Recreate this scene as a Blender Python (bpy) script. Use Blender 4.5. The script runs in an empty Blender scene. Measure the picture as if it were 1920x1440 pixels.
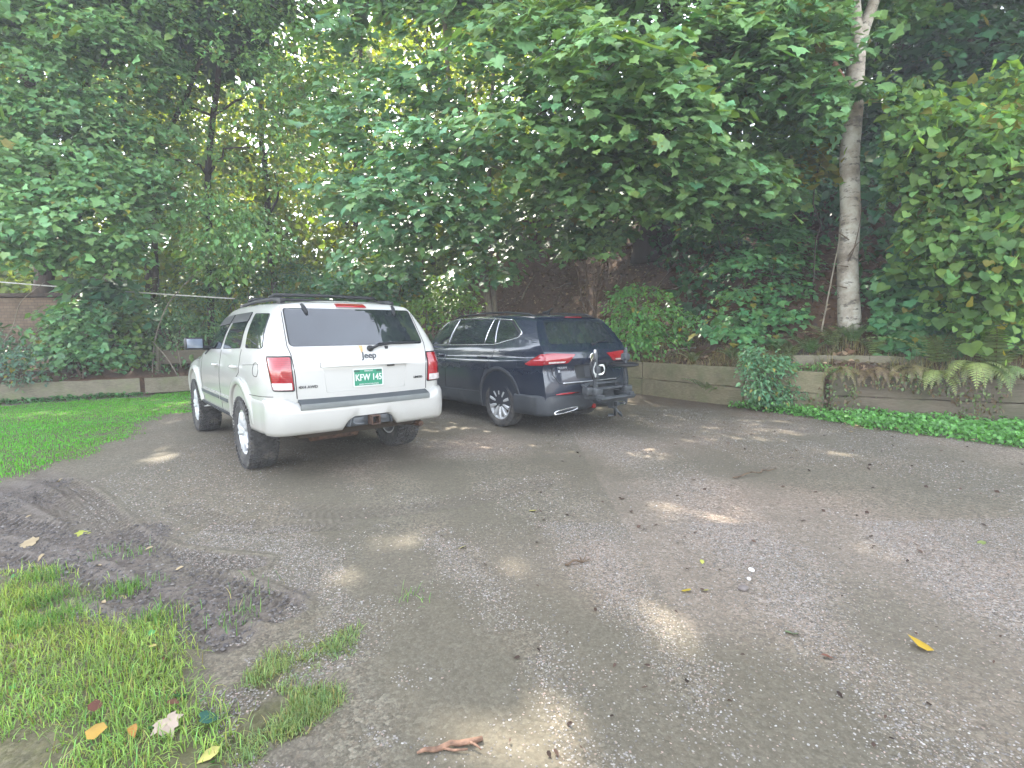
import bpy, bmesh, math, random
import numpy as np
from mathutils import Vector, Matrix
from mathutils.bvhtree import BVHTree
import mathutils.geometry as mgeo

random.seed(7)
RNG = np.random.default_rng(11)
SC = bpy.context.scene
COL = SC.collection
R = math.radians

# ------------------------------------------------------------------ camera
F, PITCH, ROLL, CAMH = 960.0, 0.10207, -0.00931, 1.39
cd = bpy.data.cameras.new('camera'); cam = bpy.data.objects.new('camera', cd); COL.objects.link(cam)
cd.sensor_width = 36; cd.lens = 18.0; cd.clip_start = 0.05; cd.clip_end = 800
cam.matrix_world = Matrix.Translation((0, 0, CAMH)) @ Matrix.Rotation(math.pi/2 - PITCH, 4, 'X') @ Matrix.Rotation(ROLL, 4, 'Z')
SC.camera = cam

# ------------------------------------------------------------------ light
SUN_AZ, SUN_EL = R(-24), R(44)          # azimuth from +Y, negative = towards -X
SUNV = Vector((math.sin(SUN_AZ)*math.cos(SUN_EL), math.cos(SUN_AZ)*math.cos(SUN_EL), math.sin(SUN_EL)))
w = bpy.data.worlds.new('World'); SC.world = w; w.use_nodes = True
nt = w.node_tree
sky = nt.nodes.new('ShaderNodeTexSky'); sky.sky_type = 'NISHITA'; sky.sun_disc = False
sky.sun_elevation = SUN_EL; sky.sun_rotation = SUN_AZ
sky.air_density = 1.0; sky.dust_density = 0.5; sky.ozone_density = 1.0
bgn = nt.nodes['Background']; hsv = nt.nodes.new('ShaderNodeHueSaturation'); hsv.inputs['Saturation'].default_value = 0.38      # sky desaturated for a more neutral white balance
nt.links.new(sky.outputs[0], hsv.inputs['Color']); nt.links.new(hsv.outputs[0], bgn.inputs[0]); bgn.inputs[1].default_value = 0.15
sl = bpy.data.lights.new('sun', 'SUN'); sl.energy = 2.0; sl.angle = R(0.55); sl.color = (1.0, 0.93, 0.80)
so = bpy.data.objects.new('sun', sl); COL.objects.link(so)
so.rotation_euler = (-SUNV).to_track_quat('-Z', 'Y').to_euler(); so.location = (0, 0, 30)
SC.view_settings.view_transform = 'Standard'; SC.view_settings.look = 'None'
SC.view_settings.exposure = 3.3; SC.view_settings.gamma = 1.0
SC.render.engine = 'CYCLES'
cy = SC.cycles
cy.max_bounces = 6; cy.diffuse_bounces = 4; cy.glossy_bounces = 3; cy.transmission_bounces = 4; cy.transparent_max_bounces = 6
cy.caustics_reflective = False; cy.caustics_refractive = False; cy.use_denoising = True
cy.sample_clamp_indirect = 6.0; cy.volume_bounces = 0
HAZE = 0.0040

# ------------------------------------------------------------------ picture -> place
def ray(u, v):
    a = u - 960; b = v - 720
    x = (a*math.cos(ROLL) + b*math.sin(ROLL))/F; y = -a*math.sin(ROLL) + b*math.cos(ROLL)
    up = -y/F
    return Vector((x, math.cos(PITCH) + up*math.sin(PITCH), -math.sin(PITCH) + up*math.cos(PITCH)))
def at(u, v, Y):
    d = ray(u, v); return d*(Y/d.y) + Vector((0, 0, CAMH))
def gnd(u, v, z=0.0):
    d = ray(u, v); return d*((z - CAMH)/d.z) + Vector((0, 0, CAMH))

# ------------------------------------------------------------------ helpers
def tag(o, label=None, cat=None, group=None, kind=None):
    if label: o['label'] = label
    if cat: o['category'] = cat
    if group: o['group'] = group
    if kind: o['kind'] = kind
    return o
def empty(name, loc=(0, 0, 0), rz=0.0, parent=None):
    o = bpy.data.objects.new(name, None); COL.objects.link(o)
    o.location = loc; o.rotation_euler = (0, 0, rz); o.empty_display_size = 0.2
    if parent: o.parent = parent
    return o
def link_mesh(name, me, mats, parent=None, smooth=True):
    o = bpy.data.objects.new(name, me); COL.objects.link(o)
    for m in (mats if isinstance(mats, (list, tuple)) else [mats]): me.materials.append(m)
    if smooth and len(me.polygons):
        me.polygons.foreach_set('use_smooth', np.ones(len(me.polygons), bool))
    if parent: o.parent = parent
    return o
def np_mesh(name, V, loops, starts, totals, col=None):
    me = bpy.data.meshes.new(name)
    V = np.asarray(V, np.float32)
    me.vertices.add(len(V)); me.vertices.foreach_set('co', V.ravel())
    me.loops.add(len(loops)); me.loops.foreach_set('vertex_index', np.asarray(loops, np.int32))
    me.polygons.add(len(starts)); me.polygons.foreach_set('loop_start', np.asarray(starts, np.int32))
    me.polygons.foreach_set('loop_total', np.asarray(totals, np.int32))
    if col is not None:
        a = me.color_attributes.new('col', 'FLOAT_COLOR', 'POINT')
        c = np.ones((len(V), 4), np.float32); c[:, :3] = col
        a.data.foreach_set('color', c.ravel())
    me.update(calc_edges=True); me.validate()
    return me
class MB:
    """collects shapes into ONE mesh"""
    def __init__(s): s.v = []; s.f = []; s.m = []
    def add(s, V, Fs, mi=0):
        n = len(s.v); s.v += [tuple(p) for p in V]
        s.f += [tuple(i + n for i in f) for f in Fs]; s.m += [mi]*len(Fs); return s
    def box(s, c, size, rot=None, mi=0, bev=0.0):
        bm = bmesh.new(); bmesh.ops.create_cube(bm, size=1)
        bmesh.ops.scale(bm, vec=size, verts=bm.verts)
        if bev: bmesh.ops.bevel(bm, geom=bm.edges[:], offset=bev, segments=2, affect='EDGES', profile=0.6)
        if rot is not None: bmesh.ops.transform(bm, matrix=rot.to_4x4(), verts=bm.verts)
        bmesh.ops.translate(bm, vec=c, verts=bm.verts)
        bm.verts.index_update(); s.add([v.co[:] for v in bm.verts], [[v.index for v in f.verts] for f in bm.faces], mi); bm.free(); return s
    def tube(s, pts, rad, n=8, mi=0, cap=True):
        pts = [Vector(p) for p in pts]
        rs = rad if isinstance(rad, (list, tuple, np.ndarray)) else [rad]*len(pts)
        V = []; u = None
        for i, p in enumerate(pts):
            t = (pts[min(i+1, len(pts)-1)] - pts[max(i-1, 0)]).normalized()
            if u is None: u = t.cross(Vector((0, 0, 1)) if abs(t.z) < .9 else Vector((1, 0, 0))).normalized()
            u = (u - t*u.dot(t)).normalized(); w_ = t.cross(u)
            for k in range(n):
                a = 2*math.pi*k/n; V.append(p + (u*math.cos(a) + w_*math.sin(a))*rs[i])
        Fs = [(i*n+k, i*n+(k+1) % n, (i+1)*n+(k+1) % n, (i+1)*n+k) for i in range(len(pts)-1) for k in range(n)]
        if cap: Fs += [tuple(range(n))[::-1], tuple((len(pts)-1)*n + k for k in range(n))]
        return s.add(V, Fs, mi)
    def lathe(s, prof, n=40, axis='x', mi=0, closed=False, c=(0, 0, 0)):
        """prof: list of (axial, radius)"""
        V = []
        for a, r in prof:
            for k in range(n):
                t = 2*math.pi*k/n
                p = (a, r*math.cos(t), r*math.sin(t)) if axis == 'x' else (r*math.cos(t), r*math.sin(t), a)
                V.append((p[0]+c[0], p[1]+c[1], p[2]+c[2]))
        m = len(prof); rng = range(m if closed else m-1)
        Fs = [(i*n+k, i*n+(k+1) % n, ((i+1) % m)*n+(k+1) % n, ((i+1) % m)*n+k) for i in rng for k in range(n)]
        return s.add(V, Fs, mi)
    def build(s, name, mats, parent=None, smooth=True, auto=None):
        me = bpy.data.meshes.new(name); me.from_pydata(s.v, [], s.f)
        me.polygons.foreach_set('material_index', s.m)
        bm = bmesh.new(); bm.from_mesh(me); bmesh.ops.recalc_face_normals(bm, faces=bm.faces); 
        if auto is not None:
            for e in bm.edges:
                if len(e.link_faces) == 2 and e.calc_face_angle(0) > auto: e.smooth = False
        bm.to_mesh(me); bm.free()
        return link_mesh(name, me, mats, parent, smooth)
def catmull(P, n):
    """dense points through control points P (list of arrays); n per span"""
    P = np.asarray(P, float); out = []
    for i in range(len(P)-1):
        p0 = P[i-1] if i else 2*P[0]-P[1]; p1 = P[i]; p2 = P[i+1]; p3 = P[i+2] if i+2 < len(P) else 2*P[-1]-P[-2]
        for k in range(n):
            t = k/n
            out.append(.5*((2*p1) + (-p0+p2)*t + (2*p0-5*p1+4*p2-p3)*t*t + (-p0+3*p1-3*p2+p3)*t**3))
    out.append(P[-1]); return np.array(out)

# ------------------------------------------------------------------ materials
def new_mat(name):
    m = bpy.data.materials.new(name); m.use_nodes = True
    return m, m.node_tree, m.node_tree.nodes['Principled BSDF']
def N(t, typ, **k):
    n = t.nodes.new(typ)
    for a, b in k.items():
        if a in n.inputs: n.inputs[a].default_value = b
        else: setattr(n, a, b)
    return n
def L(t, a, b): t.links.new(a, b)
def ramp(t, stops):
    r = t.nodes.new('ShaderNodeValToRGB'); cr = r.color_ramp
    while len(cr.elements) < len(stops): cr.elements.new(.5)
    for e, (p, c) in zip(cr.elements, stops): e.position = p; e.color = (*c, 1)
    return r
def mix(t, fac, a, b, mode='MIX'):
    n = t.nodes.new('ShaderNodeMix'); n.data_type = 'RGBA'; n.blend_type = mode
    for s_, x in ((n.inputs[0], fac), (n.inputs[6], a), (n.inputs[7], b)):
        if isinstance(x, (int, float)): s_.default_value = x
        elif isinstance(x, tuple): s_.default_value = (*x, 1)
        else: L(t, x, s_)
    return n.outputs[2]
def math_(t, op, a, b=0.0, clamp=False):
    n = t.nodes.new('ShaderNodeMath'); n.operation = op; n.use_clamp = clamp
    for s_, x in ((n.inputs[0], a), (n.inputs[1], b)):
        if isinstance(x, (int, float)): s_.default_value = x
        else: L(t, x, s_)
    return n.outputs[0]
def noise(t, scale, detail=4.0, rough=.55, coord='Object', dist=0.0):
    tc = t.nodes.new('ShaderNodeTexCoord')
    n = N(t, 'ShaderNodeTexNoise', Scale=scale, Detail=detail, Roughness=rough, Distortion=dist)
    L(t, tc.outputs[coord], n.inputs['Vector']); return n.outputs['Fac']
def bump(t, b, h, strength=.3, dist=.01):
    n = N(t, 'ShaderNodeBump', Strength=strength, Distance=dist); L(t, h, n.inputs['Height']); L(t, n.outputs[0], b.inputs['Normal'])
def plain(name, c, rough=.5, metal=0.0, spec=.5, coat=0.0, var=.12, vscale=6.0, bmp=0.0, bscale=80, dirt=None, dscale=3.0):
    m, t, b = new_mat(name)
    n = noise(t, vscale, 5)
    lo = tuple(x*(1-var) for x in c); hi = tuple(min(1, x*(1+var)) for x in c)
    out = ramp(t, [(.3, lo), (.7, hi)]); L(t, n, out.inputs[0]); o = out.outputs[0]
    if dirt:
        d = ramp(t, [(.52, (0, 0, 0)), (.72, (1, 1, 1))]); L(t, noise(t, dscale, 6, .65), d.inputs[0])
        o = mix(t, math_(t, 'MULTIPLY', d.outputs[0], dirt[1]), o, dirt[0])
    L(t, o, b.inputs['Base Color'])
    b.inputs['Roughness'].default_value = rough; b.inputs['Metallic'].default_value = metal
    b.inputs['Specular IOR Level'].default_value = spec; b.inputs['Coat Weight'].default_value = coat
    b.inputs['Coat Roughness'].default_value = .04
    if bmp: bump(t, b, noise(t, bscale, 4), bmp, .004)
    return m
def car_paint(name, c, coat=1.0, rough=.35, dust=(.35, .32, .28), dustamt=.5, metal=0.0, zlo=.35, zhi=.95):
    """paint with road dust climbing from the sills"""
    m, t, b = new_mat(name)
    tc = t.nodes.new('ShaderNodeTexCoord'); sp = t.nodes.new('ShaderNodeSeparateXYZ'); L(t, tc.outputs['Object'], sp.inputs[0])
    mr = N(t, 'ShaderNodeMapRange'); L(t, sp.outputs['Z'], mr.inputs['Value'])
    mr.inputs['From Min'].default_value = zlo; mr.inputs['From Max'].default_value = zhi
    mr.inputs['To Min'].default_value = 1; mr.inputs['To Max'].default_value = 0
    n = noise(t, 5, 7, .7); n2 = noise(t, 60, 3)
    k = math_(t, 'MULTIPLY', mr.outputs[0], math_(t, 'MULTIPLY', n, 1.6))
    k = math_(t, 'ADD', k, math_(t, 'MULTIPLY', n2, .06)); k = math_(t, 'MULTIPLY', k, dustamt, True)
    L(t, mix(t, k, c, dust), b.inputs['Base Color'])
    b.inputs['Metallic'].default_value = metal; b.inputs['Coat Weight'].default_value = coat; b.inputs['Coat Roughness'].default_value = .03
    r = math_(t, 'ADD', math_(t, 'MULTIPLY', k, .5), rough); L(t, r, b.inputs['Roughness'])
    return m
def glass_dark(name, c=(.012, .015, .017), rough=.03, spec=.9):
    m, t, b = new_mat(name)
    n = ramp(t, [(.35, c), (.75, tuple(x*2.2 for x in c))]); L(t, noise(t, 3, 5), n.inputs[0]); L(t, n.outputs[0], b.inputs['Base Color'])
    b.inputs['Roughness'].default_value = rough; b.inputs['Specular IOR Level'].default_value = spec; b.inputs['IOR'].default_value = 1.6
    return m
def lens_red(name, c=(.45, .012, .02)):
    m, t, b = new_mat(name)
    tc = t.nodes.new('ShaderNodeTexCoord'); wv = N(t, 'ShaderNodeTexWave', Scale=18.0, Distortion=0.0); wv.bands_direction = 'Z'
    L(t, tc.outputs['Object'], wv.inputs['Vector'])
    L(t, mix(t, math_(t, 'MULTIPLY', wv.outputs['Fac'], .5), c, tuple(x*.55 for x in c)), b.inputs['Base Color'])
    b.inputs['Roughness'].default_value = .12; b.inputs['Coat Weight'].default_value = .8; b.inputs['Specular IOR Level'].default_value = .6
    return m
def leaf_mat(name, trans=.30, rough=.42, spec=.45, warm=(1.5, 1.35, .35)):
    m, t, b = new_mat(name)
    a = N(t, 'ShaderNodeAttribute', attribute_name='col')
    n = noise(t, 9, 2); v = ramp(t, [(.3, (.8, .8, .8)), (.7, (1.2, 1.2, 1.2))]); L(t, n, v.inputs[0])
    c = mix(t, 1.0, a.outputs['Color'], v.outputs[0], 'MULTIPLY')
    L(t, c, b.inputs['Base Color']); b.inputs['Roughness'].default_value = rough; b.inputs['Specular IOR Level'].default_value = spec
    tr = t.nodes.new('ShaderNodeBsdfTranslucent'); L(t, mix(t, 1.0, c, warm, 'MULTIPLY'), tr.inputs['Color'])
    mx = t.nodes.new('ShaderNodeMixShader'); mx.inputs[0].default_value = trans
    L(t, b.outputs[0], mx.inputs[1]); L(t, tr.outputs[0], mx.inputs[2])
    L(t, mx.outputs[0], t.nodes['Material Output'].inputs['Surface']); return m
def bark_mat(name, a, b_, scale=7, stretch=.25, bmp=.7):
    m, t, b = new_mat(name)
    tc = t.nodes.new('ShaderNodeTexCoord'); mp = t.nodes.new('ShaderNodeMapping'); mp.inputs['Scale'].default_value = (1, 1, stretch)
    L(t, tc.outputs['Object'], mp.inputs[0]); n = N(t, 'ShaderNodeTexNoise', Scale=scale, Detail=8.0, Roughness=.7); L(t, mp.outputs[0], n.inputs['Vector'])
    r = ramp(t, [(.3, a), (.68, b_)]); L(t, n.outputs['Fac'], r.inputs[0]); L(t, r.outputs[0], b.inputs['Base Color'])
    b.inputs['Roughness'].default_value = .9; b.inputs['Specular IOR Level'].default_value = .2
    bump(t, b, n.outputs['Fac'], bmp, .03); return m
def wood_mat(name, a, b_, moss=(.13, .16, .06), mossamt=.6):
    m, t, b = new_mat(name)
    tc = t.nodes.new('ShaderNodeTexCoord'); mp = t.nodes.new('ShaderNodeMapping'); mp.inputs['Scale'].default_value = (.9, 9, 14)
    L(t, tc.outputs['Generated'], mp.inputs[0]); n = N(t, 'ShaderNodeTexNoise', Scale=3.0, Detail=8.0, Roughness=.65, Distortion=.4); L(t, mp.outputs[0], n.inputs['Vector'])
    r = ramp(t, [(.3, a), (.7, b_)]); L(t, n.outputs['Fac'], r.inputs[0])
    mk = ramp(t, [(.45, (0, 0, 0)), (.7, (1, 1, 1))]); L(t, noise(t, 2.2, 6, .65), mk.inputs[0])
    st = ramp(t, [(.5, (0, 0, 0)), (.8, (1, 1, 1))]); L(t, noise(t, 4.5, 7, .7), st.inputs[0])
    o = mix(t, math_(t, 'MULTIPLY', mk.outputs[0], mossamt), r.outputs[0], moss)
    o = mix(t, math_(t, 'MULTIPLY', st.outputs[0], .5), o, tuple(x*.4 for x in a))
    L(t, o, b.inputs['Base Color']); b.inputs['Roughness'].default_value = .85; b.inputs['Specular IOR Level'].default_value = .25
    bump(t, b, n.outputs['Fac'], .5, .01); return m

M = {}
M['leaf'] = leaf_mat('leaf')
M['leaf_thin'] = leaf_mat('leaf_thin', trans=.55, rough=.5, spec=.25, warm=(1.6, 1.4, .35))
M['grass'] = leaf_mat('grass_blade', trans=.3, rough=.5, spec=.25, warm=(1.2, 1.2, .5))
M['dry_leaf'] = leaf_mat('dry_leaf', trans=.1, rough=.7, spec=.2, warm=(1, 1, .8))
M['bark'] = bark_mat('bark_brown', (.03, .022, .016), (.12, .09, .065))
M['bark_dark'] = bark_mat('bark_dark', (.03, .022, .017), (.085, .062, .046))
M['twig'] = bark_mat('twig_grey', (.12, .10, .075), (.30, .26, .20), 20, .3)
M['dead_twig'] = bark_mat('dead_twig_brown', (.06, .042, .028), (.17, .12, .08), 20, .3)
M['wood'] = wood_mat('weathered_timber', (.11, .096, .068), (.24, .21, .15))
M['wood_olive'] = wood_mat('mossy_timber', (.13, .113, .068), (.26, .225, .14), (.11, .125, .055), .7)
M['wood_red'] = wood_mat('damp_timber', (.078, .062, .044), (.165, .137, .10), (.06, .07, .035), .6)

# ------------------------------------------------------------------ ground sheet (lot, bank and hill in one)
WALL = np.array([(-60, 6), (-30, 6.5), (-16, 7.8), (-10.62, 10.62), (-8.5, 11.85), (-8.25, 13.5), (-3, 15.6), (-.2, 15.4), (2.66, 11.62), (4.25, 9.27), (5.11, 8.15), (7.2, 6.98), (14, 4), (30, -3), (60, -15)], float)
def wall_dist(x, y):
    """signed distance behind the wall line (positive = bank side)"""
    x = np.asarray(x, float); y = np.asarray(y, float)
    best = np.full(x.shape, 1e9); sg = np.zeros(x.shape)
    for a, b in zip(WALL[:-1], WALL[1:]):
        d = b - a; Ln = d @ d
        t = np.clip(((x-a[0])*d[0] + (y-a[1])*d[1])/Ln, 0, 1)
        qx = x - a[0] - t*d[0]; qy = y - a[1] - t*d[1]; dd = np.hypot(qx, qy)
        s_ = np.sign(d[0]*qy - d[1]*qx); m = dd < best - 1e-9
        best = np.where(m, dd, best); sg = np.where(m, s_, sg)
    return best*np.where(sg == 0, 1, sg)
def sst(a, b, x):
    t = np.clip((x-a)/(b-a), 0, 1); return t*t*(3-2*t)
def vnoise(x, y, s, seed=0):
    """cheap smooth value noise"""
    x = np.asarray(x)*s + seed*17.3; y = np.asarray(y)*s + seed*9.1
    xi = np.floor(x).astype(int); yi = np.floor(y).astype(int); fx = x-xi; fy = y-yi
    fx = fx*fx*(3-2*fx); fy = fy*fy*(3-2*fy)
    def h(i, j):
        n = (i*374761393 + j*668265263 + seed*1442695041) & 0x7fffffff
        n = ((n ^ (n >> 13))*1274126177) & 0x7fffffff
        return ((n ^ (n >> 16)) & 0xffff)/65535.0
    return (h(xi, yi)*(1-fx)+h(xi+1, yi)*fx)*(1-fy) + (h(xi, yi+1)*(1-fx)+h(xi+1, yi+1)*fx)*fy
def fbm(x, y, s, seed=0, o=4):
    r = 0; a = .5
    for k in range(o): r = r + a*vnoise(x, y, s*2**k, seed+k); a *= .5
    return r
def inpoly(x, y, P):
    P = np.asarray(P, float); r = np.zeros(np.shape(x), bool); n = len(P)
    for i in range(n):
        a, b = P[i], P[(i+1) % n]
        c = (a[1] > y) != (b[1] > y)
        with np.errstate(divide='ignore', invalid='ignore'):
            r ^= c & (x < (b[0]-a[0])*(y-a[1])/(b[1]-a[1]+1e-12) + a[0])
    return r
def gpoly(pts): return np.array([gnd(u, v)[:2] for u, v in pts])
P_LAWN = gpoly([(0, 905), (60, 880), (150, 862), (215, 822), (250, 795), (300, 778), (352, 772), (372, 745), (362, 731), (268, 745), (0, 760)])
P_LAWN = np.vstack([P_LAWN, [(-13, 9.6), (-20, 6.0), (-20, 3.5), (-9, 4.2)]])
P_FRONT = gpoly([(0, 1075), (60, 1070), (140, 1120), (135, 1165), (230, 1180), (300, 1165), (375, 1215), (370, 1250), (330, 1290), (400, 1330), (395, 1380), (470, 1439)])
P_FRONT = np.vstack([P_FRONT, [(-.9, 1.2), (-3.5, .6), (-6, 2.0), (-5.6, 3.4), (-3.6, 3.1)]])
P_STRIP1 = gpoly([(478, 1285), (520, 1230), (600, 1180), (665, 1185), (640, 1230), (560, 1262), (500, 1300)])
P_STRIP2 = gpoly([(480, 1340), (560, 1310), (640, 1290), (660, 1320), (620, 1350), (560, 1375), (500, 1395), (480, 1439), (440, 1439), (420, 1390)])
P_MUD = gpoly([(0, 905), (140, 900), (180, 960), (300, 1010), (400, 1050), (470, 1090), (560, 1130), (480, 1180), (380, 1215), (240, 1185), (110, 1180), (70, 1090), (0, 1080)])
P_MUD = np.vstack([P_MUD, [(-3.6, 2.9), (-6.5, 3.2), (-8, 5.0)]])
P_COVER = gpoly([(1365, 764), (1450, 757), (1560, 774), (1720, 788), (1920, 798), (2100, 816), (2100, 880), (1920, 844), (1780, 824), (1640, 806), (1520, 787), (1430, 772)])
def soft(x, y, P, wd, seed):
    """soft, ragged mask: 1 inside"""
    P = np.asarray(P); d = np.full(np.shape(x), 1e9)
    for a, b in zip(P, np.roll(P, -1, 0)):
        e = b-a; t = np.clip(((x-a[0])*e[0]+(y-a[1])*e[1])/(e@e+1e-12), 0, 1)
        d = np.minimum(d, np.hypot(x-a[0]-t*e[0], y-a[1]-t*e[1]))
    s = np.where(inpoly(x, y, P), d, -d)
    return sst(-wd, wd, s + (fbm(x, y, 2.5, seed)-.47)*wd*3)
TRACKS = []
def track(pix, wd): TRACKS.append((catmull([gnd(u, v)[:2] for u, v in pix], 8), wd))
track([(-120, 950), (0, 985), (120, 1000), (250, 1040), (330, 1085), (400, 1150), (430, 1200)], .24)
track([(-60, 900), (60, 925), (180, 985), (300, 1050), (440, 1110), (530, 1150)], .22)
track([(0, 1050), (90, 1075), (160, 1105), (240, 1120), (300, 1150), (380, 1200)], .20)
track([(60, 880), (150, 925), (230, 1000), (300, 1040), (470, 1060)], .20)
track([(340, 950), (420, 985), (520, 990), (640, 985)], .22)
track([(1020, 905), (900, 935), (720, 960), (560, 960)], .25)
track([(560, 1440), (520, 1330), (470, 1300), (430, 1330), (400, 1390)], .16)
def tread(x, y):
    h = np.zeros_like(x); near = np.zeros_like(x)
    for i, (P, wd) in enumerate(TRACKS):
        bs = np.full(x.shape, 1e9); al = np.zeros_like(x); la = np.zeros_like(x); acc = 0.0
        for a, b in zip(P[:-1], P[1:]):
            e = b-a; ln = math.hypot(*e); t = np.clip(((x-a[0])*e[0]+(y-a[1])*e[1])/(ln*ln), 0, 1)
            qx = x-a[0]-t*e[0]; qy = y-a[1]-t*e[1]; dd = np.hypot(qx, qy); m = dd < bs
            bs = np.where(m, dd, bs); al = np.where(m, acc+t*ln, al); la = np.where(m, (e[0]*qy-e[1]*qx)/ln, la); acc += ln
        inside = sst(wd*.62, wd*.45, bs)
        pat = np.sin((al + np.abs(la)*.55 + .02*fbm(x, y, 9, i))*2*math.pi/.062)
        lug = np.where(np.abs(la) < wd*.07, -.6, np.tanh(pat*3.5))
        amp = (.35 + .9*fbm(x, y, 3.1, 40+i))*(1.0 if i < 4 else .45)
        rim = np.exp(-((bs-wd*.58)/.035)**2)
        h = h*(1-inside) + inside*(lug*.0085*amp - .012*amp) + rim*.012*amp*(1 if i < 4 else .4)
        near = np.maximum(near, inside*(1 if i < 4 else .35))
    return h, near
LANES = [catmull([gnd(u, v)[:2] for u, v in P_], 8) for P_ in ([(900, 1600), (880, 1300), (760, 1080), (560, 900)], [(1350, 1600), (1180, 1300), (980, 1060), (770, 850)], [(1560, 1500), (1330, 1150), (1130, 900), (960, 800)], [(2000, 1440), (1640, 1080), (1350, 870), (1180, 795)])]
def lane(x, y):
    """wheel-worn, compacted lanes running to the parked cars: 1 in the lane"""
    r = np.zeros(np.shape(x))
    for P in LANES:
        bs = np.full(np.shape(x), 1e9)
        for a, b in zip(P[:-1], P[1:]):
            e = b-a; t = np.clip(((x-a[0])*e[0]+(y-a[1])*e[1])/(e@e), 0, 1); bs = np.minimum(bs, np.hypot(x-a[0]-t*e[0], y-a[1]-t*e[1]))
        r = np.maximum(r, sst(.42, .10, bs + (fbm(x, y, 2.0, 51)-.47)*.5))
    return r
def ground_z(x, y, fine=True):
    x = np.asarray(x, float); y = np.asarray(y, float)
    d = wall_dist(x, y)
    left = np.interp(d, [.06, .2, 1.5, 4, 10, 40, 120], [0, .38, .75, 1.2, 1.6, 2.2, 3])
    right = np.interp(d, [.06, .2, 1.0, 1.85, 4, 8, 20, 40, 120], [0, .60, .92, 1.42, 3.85, 6.6, 11.5, 16, 20])
    s = sst(-4.5, 1.0, x)
    z = left*(1-s) + right*s
    k = sst(.1, 1.2, d)
    z = z + k*(fbm(x, y, .8, 3)-.47)*.5 + k*(fbm(x, y, 3.0, 4)-.47)*.12
    lot = 1 - sst(-.05, .05, d)
    z = z + lot*((fbm(x, y, .35, 5)-.47)*.05 + (fbm(x, y, 2.2, 6)-.47)*.012)*sst(0, 1.5, np.abs(y)+.01)
    return z
def axis(segs):
    out = []
    for a, b, st in segs: out += list(np.arange(a, b-1e-6, st))
    return np.array(out + [segs[-1][1]])
ax = axis([(-150, -40, 10), (-40, -14, 1.0), (-14, -4.2, .12), (-4.2, -.5, .013), (-.5, 1.8, .03), (1.8, 9, .09), (9, 40, 1.0), (40, 150, 10)])
ay = axis([(-60, -10, 5), (-10, 1.0, .5), (1.0, 1.4, .05), (1.4, 3.2, .013), (3.2, 5.6, .02), (5.6, 10, .06), (10, 24, .12), (24, 60, 1.2), (60, 200, 10)])
GX, GY = np.meshgrid(ax, ay)
GZ = ground_z(GX, GY)
sel = (GX > -9) & (GX < 2.2) & (GY > 1.0) & (GY < 7)
TH = np.zeros_like(GX); TN = np.zeros_like(GX); TH[sel], TN[sel] = tread(GX[sel], GY[sel])
MUD = np.zeros_like(GX); MUD[sel] = soft(GX[sel], GY[sel], P_MUD, .22, 21)
MUD = np.maximum(MUD, TN*.6)
lot_sel = (GX > -14) & (GX < 12) & (GY > 1.0) & (GY < 13)
GREEN = np.zeros_like(GX)
for P_, wd_, sd_ in ((P_LAWN, .25, 22), (P_FRONT, .12, 23), (P_STRIP1, .06, 24), (P_STRIP2, .06, 25), (P_COVER, .12, 26)):
    t_ = np.zeros_like(GX); t_[lot_sel] = soft(GX[lot_sel], GY[lot_sel], P_, wd_, sd_); GREEN = np.maximum(GREEN, t_)
GZ = GZ + TH*1.25 + MUD*(fbm(GX, GY, 5.0, 31)-.47)*.010 + MUD*(fbm(GX, GY, 34.0, 32)-.47)*.016
WD = wall_dist(GX, GY)
BANK = sst(-.25, .1, WD)
LITTER = np.maximum(sst(-2.4, -.3, WD + (fbm(GX, GY, 1.2, 33)-.47)*1.2)*(GX > -1.5)*(GY > 6), 0)
DAMP = sst(.35, .65, fbm(GX, GY, .45, 34) + .10*(GX < .8) - .06*(GX > 2.0) + .16*sst(2.4, 4.2, GY))
LANE = np.zeros_like(GX); LANE[lot_sel] = lane(GX[lot_sel], GY[lot_sel])
ny, nx = GX.shape
V = np.stack([GX.ravel(), GY.ravel(), GZ.ravel()], 1)
ii = np.arange(ny*nx).reshape(ny, nx)
quads = np.stack([ii[:-1, :-1], ii[:-1, 1:], ii[1:, 1:], ii[1:, :-1]], -1).reshape(-1, 4)
me = np_mesh('ground', V, quads.ravel(), np.arange(len(quads))*4, np.full(len(quads), 4))
for nm, arr in (('mud', MUD), ('green', GREEN), ('bank', BANK), ('litter', LITTER), ('damp', DAMP), ('lane', LANE)):
    a = me.attributes.new(nm, 'FLOAT', 'POINT'); a.data.foreach_set('value', arr.ravel().astype(np.float32))

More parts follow.
